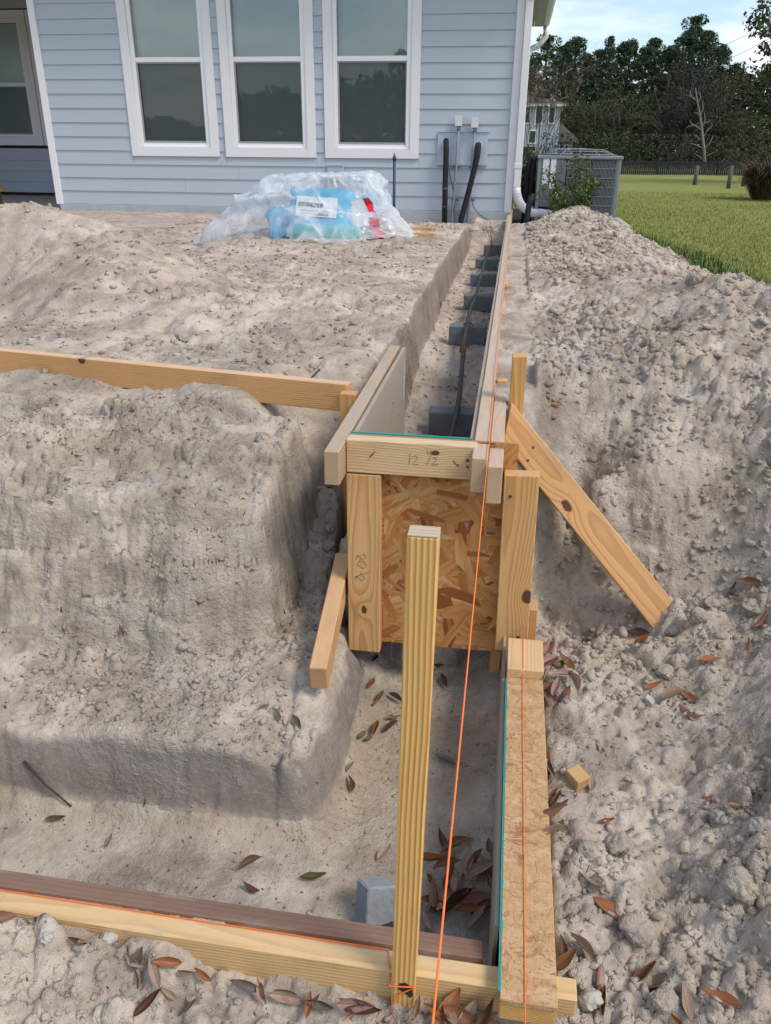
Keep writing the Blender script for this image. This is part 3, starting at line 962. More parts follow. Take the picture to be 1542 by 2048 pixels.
strokes('pencil_stroke', [[(-.334, .205), (-.326, .196), (-.336, .188), (-.350, .200), (-.352, .188)], [(-.334, .183), (-.325, .172), (-.334, .160), (-.350, .170), (-.346, .182), (-.334, .183)],
    [(-.338, .150), (-.343, .138)], [(-.318, .152), (-.358, .132)], [(-.336, .140), (-.330, .130), (-.338, .122), (-.352, .134), (-.356, .122)]],
    M_GRAPH, up1, up1.matrix_basis.inverted() @ plane_y(0, fy, 0), .0006)
for (x, z) in [(-.071, .487), (-.070, .470)]:
    disc('screw', M_SCREW, cross, cross.matrix_basis.inverted() @ plane_y(x, fy, z), .004)
for (x, z, a) in [(-.314, .484, .9), (-.094, .473, 2.3)]:
    mb = MB().tube([(0, 0, -.002), (0, 0, .004), (.008 * math.cos(a), .008 * math.sin(a), .008), (.019 * math.cos(a), .019 * math.sin(a), .008)], .0018, 6)
    put(mb.done('bent_nail', M_NAIL), cross, cross.matrix_basis.inverted() @ plane_y(x, fy, z))
for (x, z) in [(.040, .40), (.090, -.01), (.085, -.036), (.098, -.040)]:
    disc('screw', M_SCREW, up2, up2.matrix_basis.inverted() @ plane_y(x, 1.8595, z), .0042)

# --- left form of the upper trench
lf = empty('left_trench_form', (0, 0, 0))
tag(lf, 'pine board with grey plywood lining on left side of the raised trench', 'form board')
board('top_board', (-.397, 1.782, .4755), (-.404, 2.935, .4755), .038, .089, M_PINE_OLD, parent=lf)
lp = MB().box((-.374, 1.925, .02), (-.362, 2.93, .517), .0006).done('plywood_lining', M_PLY, lf)
lp['label'] = 'smooth grey plywood sheet'
MB().box((-.3615, 2.86, .33), (-.3608, 2.905, .47)).done('paper_tag', plain('faded_label', (.40, .40, .38), .7, .2, 60), lf)
for yy, zz in ((2.60, .40), (2.78, .30), (2.80, .19), (2.35, .36)):
    disc('screw', M_SCREW, lf, Matrix(((0, 0, 1, -.362), (1, 0, 0, yy), (0, 1, 0, zz), (0, 0, 0, 1))), .004)
M_STK2 = wood('pine_corner_stake', (.66, .37, .13), (.39, .165, .045), (.03, .09), 120, dust=.1)
s = board('pine_stake', (-.467, 2.345, -.12), (-.463, 2.345, .505), .052, .040, M_STK2, up=(0, -1, 0))
tag(s, 'tall pine stake at the corner where the long left board ends', 'stake')
sk = at(690, 1115, 'y', 1.98); sn = at(638, 1350, 'y', 1.56)
s = board('pine_brace', (sn.x, 1.555, .018), (sk.x - .006, 1.99, .105), .043, .072, wood('close_grain_brace', (.70, .42, .185), (.46, .22, .075), (.10, .02), 260, dust=.35, dustcol=(.62, .43, .28)))
tag(s, 'short pine brace jutting over the left bank with its sawn end showing rings', 'brace')

# --- long board on the left
M_LONG = wood('long_pine_board', (.71, .405, .155), (.45, .205, .062), (.005, -.11), 150, knots=[(-.36, .0, .036, .016, 'y')], dust=.8, dustcol=(.66, .49, .38))
s = board('form_board', (-.470, 2.385, .478), (-3.1, 2.835, .478), .038, .089, M_LONG)
tag(s, 'long orange pine board on edge crossing the sand on the left', 'form board')

# --- right form of the upper trench
rf = empty('right_trench_form', (0, 0, 0))
tag(rf, 'long dusty pine form running along the right side of trench to the house', 'form board')
for y0, y1, dz in ((1.795, 2.46, 0), (2.462, 4.9, -.004), (4.903, 7.4, -.006), (7.403, 9.75, -.012)):
    board('top_board', (-.0405, y0, .4755 + dz), (-.0405 - .004 * (y1 > 5), y1, .4755 + dz), .037, .089, M_PINE_END, parent=rf)
MB().box((-.0715, 1.925, .0), (-.0605, 9.7, .508)).done('plywood_lining', M_PLY, rf)
board('outer_board', (-.0020, 1.773, .462), (-.0020, 2.40, .462), .036, .096, M_PINE_END, parent=rf)
for k, yy in enumerate((2.58, 4.55, 5.35, 6.7)):
    board('support_stake', (.000, yy, .1), (.000, yy, .505 + .006 * (k % 2)), .034, .034, M_PINE, up=(0, -1, 0), parent=rf)
s = board('pine_stake', (.045, 2.315, -.1), (.045, 2.315, .650), .042, .045, wood('right_pine_stake', (.67, .39, .12), (.40, .175, .04), (.02, .08), 130, dust=.1), up=(0, -1, 0))
tag(s, 'upright pine stake behind the top of the slanting brace', 'stake')
# slanting brace
bt = (at(1020, 800, 'y', 2.262) + at(1010, 890, 'y', 2.262)) / 2
bb = (at(1300, 1255, 'y', 2.02) + at(1375, 1235, 'y', 2.02)) / 2
M_BRACE = wood('slanting_pine_brace', (.71, .405, .155), (.46, .205, .062), (.01, -.06), 140, knots=[(-.10, -.018, .01, .018)], dust=.6, dustcol=(.60, .46, .35))
def cut_board(name, p0, p1, w, t, mat, up, cut0, cut1):
    L = (Vector(p1) - Vector(p0)).length
    mb = MB()
    pts = [(-L / 2 + cut0, -w / 2, -t / 2), (L / 2 + cut1, -w / 2, -t / 2), (L / 2 - cut1, w / 2, -t / 2), (-L / 2 - cut0, w / 2, -t / 2)]
    mb.prism(pts, (0, 0, t))
    bmesh.ops.bevel(mb.bm, geom=list(mb.bm.edges), offset=.002, segments=1, affect='EDGES')
    o = mb.done(name, mat)
    o.matrix_basis = frame(p0, p1, up)
    return o
s = cut_board('pine_brace', bt, bb + (bb - bt) * .085, .089, .038, M_BRACE, (.15, -.8, .15), .038, -.03)
tag(s, 'wide slanting pine brace with a round knot, footed in clods', 'brace')
for k in range(2):
    disc('screw', M_SCREW, s, Matrix.Translation((-.29 + .02 * k, .012 - .035 * k, .019)), .0045)

# --- lower right form, strand board faced
lr = empty('lower_right_form', (0, 0, 0))
tag(lr, 'strand board topped form board running towards the viewer at lower right', 'form board')
MB().box((.062, .826, -.010), (.150, 1.66, .001), .0012).done('strand_board_strip', M_OSB_TOP, lr)
sp = link('wood_strands', strand_faces(0, 0, .830, .086, random.Random(6), .010, .045, .002, .007, n=300), M_OSB_WORN, lr)
sp.matrix_basis = Matrix(((0, -1, 0, .106), (1, 0, 0, 1.243), (0, 0, 1, .0007), (0, 0, 0, 1)))
sp['kind'] = 'stuff'
M_ENDW = wood('form_base_pine', (.66, .39, .12), (.40, .18, .04), (.02, .05), 190, dust=.1)
board('base_board', (.106, .829, -.030), (.106, 1.658, -.030), .087, .038, M_ENDW, parent=lr)
board('upper_block', (.106, 1.662, .006), (.106, 1.80, .006), .090, .038, wood('pale_yellow_block', (.72, .48, .22), (.50, .28, .10), (.02, .05), 160, dust=.15), parent=lr)
MB().box((.0520, .965, -.285), (.0585, 1.90, -.012)).done('plywood_lining', M_PLY, lr)
# ragged teal paint along the cut edge
mb = MB()
rr_ = random.Random(5)
yy = .84
while yy < 1.65:
    st = rr_.uniform(.006, .03)
    a = rr_.uniform(.0005, .0042)
    if rr_.random() < .8:
        mb.poly([(.0615, yy, .0014), (.0615 + a, yy + st * .3, .0014), (.0615 + a * rr_.uniform(.4, 1), yy + st * .8, .0014), (.0615, yy + st, .0014)])
    yy += st
mb.box((.0592, .84, -.010), (.0617, 1.655, .0006))
mb.done('teal_painted_edge', M_TEAL, lr)
board('support_stake', (.030, 1.962, -.32), (.043, 1.962, .02), .03, .03, M_PINE, up=(0, -1, 0), parent=lr)

# --- front form
ff = empty('front_form', (0, 0, 0))
tag(ff, 'yellow pine board with grey cement smears crossing the foreground', 'form board')
board('front_board', (-2.6, .914, -.075), (.185, .884, -.075), .038, .089, M_FRONT, parent=ff)
lb = MB().box((-1.33, -.006, -.028), (1.315, .006, .028), .0012).done('brown_lining_board', M_BROWN, ff)
lb.matrix_basis = Matrix.Translation((-1.28, .957, -.058)) @ Matrix.Rotation(R(-.5), 4, 'Z') @ Matrix.Rotation(R(66), 4, 'X')
lb['label'] = 'dirty brown lining board lying tilted behind the pine'

# --- centre stake with the string tied to it
SY = .866
cs_ = empty('string_stake', (-.092, SY, -.12))
stk = board('shaft', (-.0915, SY, -.15), (-.0805, SY, .768), .0385, .029, M_STAKE, up=(0, -1, 0), parent=None)
M_ENDGRAIN = wood('white_end_grain', (.58, .47, .33), (.36, .26, .17), (.05, .045), 150, wob=.003)
put(stk, cs_, Matrix.Translation((.092, -SY, .12)) @ stk.matrix_basis)
tag(cs_, 'yellow striped pine stake standing upright in the middle foreground with a knotted string', 'stake')
ecap = MB().box((-.0188, -.0140, -.001), (.0188, .0140, .0012), .0005).done('sawn_top', M_ENDGRAIN)
put(ecap, cs_, Matrix.Translation((.092 - .0805, 0, .12 + .7688)))
kh = MB()
kh.prism([(-.006, .012, 0), (.004, .016, 0), (.014, .008, 0), (.017, -.012, 0), (.012, -.018, 0), (.000, -.006, 0), (-.008, -.001, 0)], (0, 0, .0008))
put(kh.done('dark_knot_hole', plain('dark_knot', (.045, .020, .014), .7, .3, 90)), cs_, Matrix.Translation((.092, -SY, .12)) @ plane_y(-.0905, SY - .0148, -.045))

# --- strings
M_STRING = plain('orange_nylon_string', (.95, .20, .045), .55, .08, 200)
def string(name, pts, label, r=.0012, cat='string'):
    o = MB().tube(pts, r, 6).done(name, M_STRING)
    tag(o, label, cat)
    return o
string('string_line', [(-.0195, -.6, .529), (-.0205, 1.0, .527), (-.0215, 2.4, .526), (-.024, 5.0, .527), (-.027, 7.6, .528)], 'taut orange string running from the viewer along the raised form to the house')
string('string_line', [(.1005, .1, .0035), (.1005, .82, .0035), (.1005, 1.66, .0045), (.1005, 1.664, .0262), (.1005, 1.87, .0264)], 'taut orange string lying along the top of the lower strand board form', .0009)
ytop = lambda x: .914 - .030 * (x + 2.6) / 2.785 + .0165
string('string_line', [(-2.6, ytop(-2.6), -.0285), (-1, ytop(-1), -.0285), (-.122, ytop(-.122), -.0285), (-.116, .874, -.0285), (-.1135, .866, -.041)], 'orange string stretched along the back edge of the foreground pine board')
g1 = ground_at(775, 1975); g2 = ground_at(720, 2015); g3 = ground_at(670, 2060)
string('string_tail', [(-.113, .884, -.040), (-.1135, .866, -.041), (-.1115, .8498, -.042), (-.091, .8492, -.037), (-.071, .8495, -.034), (-.082, .849, -.044), (-.100, .848, -.058),
                       (-.1045, .846, -.080), (-.108, .842, -.098), (g1.x, g1.y, g1.z + .003), (g2.x, g2.y, g2.z + .003), (g3.x, g3.y, g3.z + .003), (g3.x - .05, g3.y - .06, g3.z + .003)],
       'loose tail of orange string knotted round the centre stake and trailing on sand', .0012)

# ------------------------------------------------------------------ blocks and bars in the trench
M_BLOCK = plain('grey_concrete_block', (.150, .172, .186), .9, .25, 30, .0016, 160, spec=.2)
def conc_block(loc, size, rz, label, rx=0.0, ry=0.0, mat=None, chip=0):
    mb = MB()
    sx, sy, sz = size
    mb.box((-sx / 2, -sy / 2, 0), (sx / 2, sy / 2, sz), .004)
    bmesh.ops.subdivide_edges(mb.bm, edges=[e for e in mb.bm.edges if e.calc_length() > .05], cuts=3, use_grid_fill=True)
    rg = random.Random(chip)
    for v in mb.bm.verts:
        v.co += Vector((rg.gauss(0, 1), rg.gauss(0, 1), rg.gauss(0, 1))) * .0009
    o = mb.done('concrete_block', mat or M_BLOCK, None, loc)
    o.rotation_euler = (rx, ry, rz)
    tag(o, label, 'concrete block', 'concrete blocks carrying the bars')
    return o
block_tops = []
ords = ['nearest to the bulkhead', 'second from the bulkhead', 'third from the bulkhead', 'fourth from the bulkhead', 'fifth from the bulkhead', 'farthest one, beside the house']
for k, (l, r_, b_, z, w) in enumerate([(855, 948, 872, .105, .190), (896, 971, 690, .212, .198), (926, 985, 622, .21, .196), (940, 990, 576, .205, .194), (950, 994, 542, .205, .194), (967, 1005, 512, .215, .19)]):
    p = (at(l, b_, 'z', z) + at(r_, b_, 'z', z)) / 2
    zz = min(hz(p.x - .06, p.y + .05), hz(p.x + .06, p.y + .05), z) - .004
    conc_block((p.x, p.y + .05, zz), (w, .095, z + .098 - zz), (.05, -.03, .02, .0, .02, .03)[k], 'grey concrete block under the bars in the trench, ' + ords[k], chip=k)
    block_tops.append((p.x, p.y + .05, z + .098))
p = at(752, 1818, 'z', -.27)
lbk = conc_block((-.186, 1.135, -.275), (.066, .058, .090), R(30), 'broken concrete block lying tilted in lower trench beside the stake', R(-24), R(16), plain('pale_block_face', (.27, .295, .315), .9, .25, 24, .002, 120, spec=.2), 9)
o = MB().tube([(-.235, 1.045, -.245), (-.20, 1.062, -.235), (-.165, 1.082, -.222), (-.13, 1.10, -.215)], [.007, .011, .011, .008], 7).done('dark_stick', plain('dark_wet_bark', (.030, .024, .020), .8, .3, 40, .002, 80))
tag(o, 'dark wet stick under the broken block', 'stick')

M_BAR = plain('grey_steel_bar', (.080, .080, .082), .55, .3, 30, .0006, 300, metal=.35)
M_RUST = plain('rust', (.12, .052, .030), .8, .35, 60, .0008, 200)
def rebar(name, pts, r, label, rust=None):
    root = empty(name, pts[0])
    mb = MB()
    pts = [p + Vector(pts[0]) for p in mb.smooth_tube([Vector(p) - Vector(pts[0]) for p in pts], r, 10)]
    o = mb.done('bar', M_BAR, root)
    # raised ribs
    mb = MB()
    for a, b in zip(pts[:-1], pts[1:]):
        a = Vector(a) - Vector(pts[0]); b = Vector(b) - Vector(pts[0])
        nseg = max(1, int((b - a).length / .022))
        d = (b - a).normalized()
        for k in range(nseg):
            c = a + (b - a) * (k + .5) / nseg
            if c.y > 2.2: break
            mb.tube([c - d * .0018, c + d * .0018], r * 1.11, 8)
    ribs = mb.done('ribs', M_BAR, root)
    ribs['kind'] = 'stuff'
    if rust:
        for (a, b) in rust:
            a = Vector(a) - Vector(pts[0]); b = Vector(b) - Vector(pts[0])
            MB().tube([a, (a + b) / 2, b], r * 1.16, 10).done('rusty_length', M_RUST, root)
    tag(root, label, 'rebar')
    return root
bz = [t[2] + .011 for t in block_tops]
def on_bar(px, py, z):
    q = at(px, py, 'z', z)
    return (q.x, q.y, q.z)
B1 = [on_bar(905, 845, .19), (block_tops[0][0] + .025, block_tops[0][1], bz[0]), on_bar(925, 715, .262), on_bar(930, 665, .322), on_bar(936, 645, .324)]
B1[0] = (-.165, 2.70, .17)
q1 = on_bar(931, 668, .322)
B1 = [(-.186, 2.62, .17), (block_tops[0][0] + .020, block_tops[0][1], bz[0]), tuple(np.array((block_tops[0][0] + .020, block_tops[0][1], bz[0])) * .4 + np.array(q1) * .6), q1, on_bar(938, 645, .326)]
rebar('steel_bar', B1, .010, 'ribbed grey steel bar in the near half of the trench', [(B1[2], (np.array(B1[2]) * .3 + np.array(B1[3]) * .7))])
B2 = [on_bar(923, 702, .290), on_bar(932, 660, .322), on_bar(941, 618, .322), on_bar(952, 590, .318), on_bar(963, 548, .316), on_bar(971, 518, .312), on_bar(979, 492, .325)]
rebar('steel_bar', B2, .0095, 'thin steel bar running over the far blocks towards the house', [(B2[0], (np.array(B2[0]) * .45 + np.array(B2[1]) * .55)), (B2[5], (np.array(B2[5]) * .6 + np.array(B2[6]) * .4))])
for k, (px, py) in enumerate(((927, 695), (937, 650))):
    q = on_bar(px, py, .305 + .02 * k)
    o = MB().tube([(q[0] - .03, q[1], q[2] + .004), (q[0] - .01, q[1] - .004, q[2] + .016), (q[0] + .012, q[1] + .004, q[2] + .014), (q[0] + .024, q[1], q[2] - .006)], .0022, 6).done('tie_wire', M_RUST)
    tag(o, ('rusty tie wire at the near end of the bar lap', 'rusty tie wire at the far end of the bar lap')[k], 'wire')
mb = MB()
q = at(985, 486, 'z', .36)
for k in range(9):
    mb.tube([(q.x, q.y, .32), (q.x + random.uniform(-.12, .06), q.y + .12 * random.random(), .42 + .1 * random.random()), (q.x + random.uniform(-.25, .12), q.y + .3, .40 + .16 * random.random())], .0022, 4)
o = mb.done('root_tangle', plain('dry_roots', (.10, .07, .05), .9, .3, 30))
o['kind'] = 'stuff'

# ------------------------------------------------------------------ offcut, clods
def clod(px, py, r, label, mat, seed, flat=.8):
    p = ground_at(px, py)
    bm = bmesh.new()
    bmesh.ops.create_icosphere(bm, subdivisions=4, radius=1.0)
    V = np.array([v.co[:] for v in bm.verts])
    rg = np.random.default_rng(seed)
    ax = rg.normal(0, 1, (26, 3)); ax /= np.linalg.norm(ax, axis=1)[:, None]
    dist = rg.uniform(.62, 1.0, 26)
    d = V @ ax.T
    k = np.min(np.where(d > .05, dist / np.maximum(d, .05), 9), axis=1)
    k = np.minimum(k, 1.0)
    nz_ = fbm(V[:, 0] * 3 + seed, V[:, 1] * 3 + V[:, 2] * 2, 4, seed) * .22 + fbm(V[:, 0] * 9 + V[:, 2] * 5, V[:, 1] * 9 - V[:, 2] * 4, 3, seed + 5) * .16 + fbm(V[:, 0] * 20 + V[:, 2] * 11, V[:, 1] * 20 - V[:, 2] * 9, 2, seed + 7) * .08
    V = V * (k + nz_)[:, None] * r
    V[:, 2] *= flat
    for v, c in zip(bm.verts, V):
        v.co = c
    for f in bm.faces:
        f.smooth = True
    me = bpy.data.meshes.new('sand_clod')
    bm.to_mesh(me); bm.free()
    o = link('sand_clod', me, mat, None, (p.x, p.y, p.z + r * .35))
    o.rotation_euler = (random.uniform(-.4, .4), random.uniform(-.4, .4), random.uniform(0, 6.28))
    tag(o, label, 'clod')
    return o
M_CLOD_W = plain('pale_sand_clod', (.47, .435, .375), .95, .18, 22, .003, 120, spec=.1)
M_CLOD_G = plain('grey_sand_clod', (.360, .330, .298), .95, .2, 22, .004, 110, spec=.1)
for (px, py, r, m_, lab) in [
    (1178, 2008, .024, M_CLOD_W, 'pale rounded clod beside the near end of the strand board form'),
    (1101, 1338, .012, M_CLOD_G, 'smooth grey pebble among leaves beside the upper block of lower form'),
    (1129, 1362, .010, M_CLOD_W, 'small white pebble below the grey pebble beside the lower form'),
    (1255, 1370, .014, M_CLOD_W, 'upper pale clod of the broken pale lumps on the right'),
    (1275, 1388, .017, M_CLOD_W, 'middle pale clod of the broken pale lumps on the right'),
    (1298, 1405, .016, M_CLOD_W, 'lower pale clod of the broken pale lumps on the right'),
    (1175, 1710, .028, M_SAND, 'large grey clod right of the lower form'),
    (1235, 1700, .032, M_SAND, 'largest grey clod right of the lower form'),
    (1440, 1640, .020, M_CLOD_G, 'upright grey clod near right edge'),
    (1520, 1665, .026, M_CLOD_G, 'smooth grey clod at the right edge'),
    (1395, 1238, .030, M_SAND, 'grey clod against the foot of the slanting brace'),
    (1345, 1268, .026, M_SAND, 'grey clod just below the foot of the slanting brace'),
    (1420, 1215, .034, M_SAND, 'grey clod right of the foot of the slanting brace'),
    (1500, 1220, .036, M_SAND, 'big grey clod on the slope at right edge'),
    (1330, 1350, .026, M_SAND, 'grey clod above the tan leaf on right'),
    (1480, 1780, .036, M_SAND, 'crumbly clod near the right edge in foreground'),
    (1270, 1870, .034, M_SAND, 'crumbly clod in the right foreground above the pinkish leaf'),
    (1325, 2010, .020, M_SAND, 'grey clod under the pinkish leaf at the bottom right'),
    (215, 1880, .018, M_CLOD_W, 'pale clod in front of the foreground board on the left'),
    (95, 1880, .015, M_CLOD_W, 'pale crumb near the lower left corner'),
    (660, 1935, .015, M_CLOD_G, 'grey crumb in front of the foreground board left of the stake'),
    (1390, 566, .045, M_SAND, 'pale lump at the left end of heap crest on the right'),
    (1300, 690, .03, M_SAND, 'grey clod halfway up the right heap'),
    (365, 680, .030, M_CLOD_G, 'dark grey stone on the sand behind the long left board'),
    (192, 1026, .010, M_CLOD_W, 'tiny white shell fragment on the left bank'),
    (218, 1012, .007, M_CLOD_W, 'tiniest white chip on the left bank'),
    (660, 1060, .022, M_CLOD_G, 'broken flake of sand in the hollow beside the corner stake'),
    (655, 1095, .024, M_CLOD_G, 'lower flake of sand in the hollow beside the corner stake')]:
    clod(px, py, r, lab, m_, int(px * 7 + py), .75)
p = ground_at(1153, 1566)
o = MB().box((-.017, -.019, -.014), (.017, .019, .019), .0015).done('wood_offcut', wood('offcut_pine', (.58, .37, .15), (.36, .18, .06), (.05, .03), 170), None, (p.x, p.y, p.z + .012))
o.rotation_euler = (.15, -.1, R(38))
tag(o, 'small cube of cut pine lying on the sand right of lower form', 'wood offcut')

# ------------------------------------------------------------------ fallen leaves
def leaf_material(name, col, vein=.75):
    m, nt, b = mat_new(name)
    n = N(nt)
    co = n.coord('Object')
    y = n.new('ShaderNodeSeparateXYZ', {0: co}).outputs['Y']
    x = n.new('ShaderNodeSeparateXYZ', {0: co}).outputs['X']
    mid = n.rng(n.m('ABSOLUTE', y), .012, .03, 1, 0)
    rnd = n.new('ShaderNodeObjectInfo').outputs['Random']
    blot = n.noise(co, 5, 4, .65)
    c = n.mix(blot, tuple(k * .72 for k in col), tuple(min(1, k * 1.25) for k in col))
    side = n.m('FRACT', n.m('ADD', n.m('MULTIPLY', x, 9.0), n.m('MULTIPLY', n.m('ABSOLUTE', y), -11.0)))
    sv = n.rng(n.m('ABSOLUTE', n.m('SUBTRACT', side, .5)), .0, .07, .30, 0)
    c = n.mix(n.m('MAXIMUM', n.m('MULTIPLY', mid, .7), sv), c, tuple(k * .45 for k in col))
    c = n.mix(n.m('MULTIPLY', rnd, .45), c, tuple(k * .75 for k in col))
    nt.links.new(c, b.inputs['Base Color'])
    b.inputs['Roughness'].default_value = .5
    b.inputs['Specular IOR Level'].default_value = .35
    return m
LEAFM = {'r': leaf_material('rust_leaf', (.300, .110, .038)), 't': leaf_material('tan_leaf', (.330, .230, .165)), 'd': leaf_material('dark_brown_leaf', (.115, .052, .032)),
         'g': leaf_material('grey_leaf', (.155, .130, .100)), 'o': leaf_material('olive_leaf', (.125, .110, .045)), 'p': leaf_material('pinkish_leaf', (.300, .180, .135)), 'b': leaf_material('brown_leaf', (.215, .098, .046))}
def leaf_mesh(seed, wid, curl, cup, twist):
    rg = random.Random(seed)
    nl, nw = 12, 6
    vs, fs = [], []
    for i in range(nl + 1):
        t = i / nl
        w = wid * (math.sin(math.pi * min(1, t ** .85)) ** .8) * (1 - .12 * t)
        w = max(w, .004)
        for j in range(nw + 1):
            s_ = j / nw * 2 - 1
            wavy = .02 * math.sin(t * 9 + s_ * 2 + seed)
            y = s_ * w
            z = curl * (t - .45) ** 2 * 2 + cup * s_ * s_ * w * 2.2 + wavy * abs(s_) + twist * s_ * w * (t - .5) * 2
            vs.append((t - .5, y, z))
    for i in range(nl):
        for j in range(nw):
            a = i * (nw + 1) + j
            fs.append((a, a + nw + 1, a + nw + 2, a + 1))
    # stalk
    k = len(vs)
    vs += [(.5, -.006, curl * .55), (.5, .006, curl * .55), (.60, .004, curl * .7), (.60, -.004, curl * .7)]
    fs.append((k, k + 1, k + 2, k + 3))
    me = np_mesh('fallen_leaf', vs, fs, smooth=True)
    zmin = min(v[2] for v in vs)
    return me, zmin
LV = [leaf_mesh(k, w, c, u, tw) for k, (w, c, u, tw) in enumerate([(.17, .18, .35, .1), (.15, -.12, .5, .2), (.19, .10, .25, -.15), (.13, .35, .8, .3), (.16, .22, -.25, .1), (.12, .05, 1.2, .1)])]
LEAF_ME = {}
def leaf(px, py, size_px, ang, tone, label, group=None, var=None, lift=0.0, p=None):
    p = p or ground_at(px, py)
    lean = 0
    if p.x < .06 and .845 < p.y < .96 and py > 1790:       # against the face of the foreground board
        p = Vector((p.x, .846, hz(p.x, .846) + .012)); lean = .8
    if .055 < p.x < .16 and p.y < 1.8:
        p = Vector((.172, p.y, hz(.172, p.y) + .006))
    dist = (Vector(CAM) - p).dot(-Vector(c_fwd))
    size = max(.02, 1.12 * random.uniform(.8, 1.2) * size_px * dist / FOC)
    v = var if var is not None else random.randrange(len(LV))
    key = (v, tone)
    if key not in LEAF_ME:
        me = LV[v][0].copy(); me.name = 'fallen_leaf'
        me.materials.append(LEAFM[tone])
        LEAF_ME[key] = me
    o = link('fallen_leaf', LEAF_ME[key])
    nrm = hnormal(p.x, p.y, .025)
    nrm = (nrm + Vector((random.gauss(0, .14), random.gauss(0, .14) - lean, 0))).normalized()
    d = Vector((math.cos(R(ang)), math.sin(R(ang)), 0))
    d = (d - nrm * d.dot(nrm)).normalized()
    m = Matrix((d, nrm.cross(d), nrm)).transposed().to_4x4() @ Matrix.Diagonal((size, size, size, 1))
    m.translation = p + nrm * (.0105 - LV[v][1] * size * .55 + lift)
    o.matrix_basis = m
    tag(o, label, 'leaf', group)
    return o
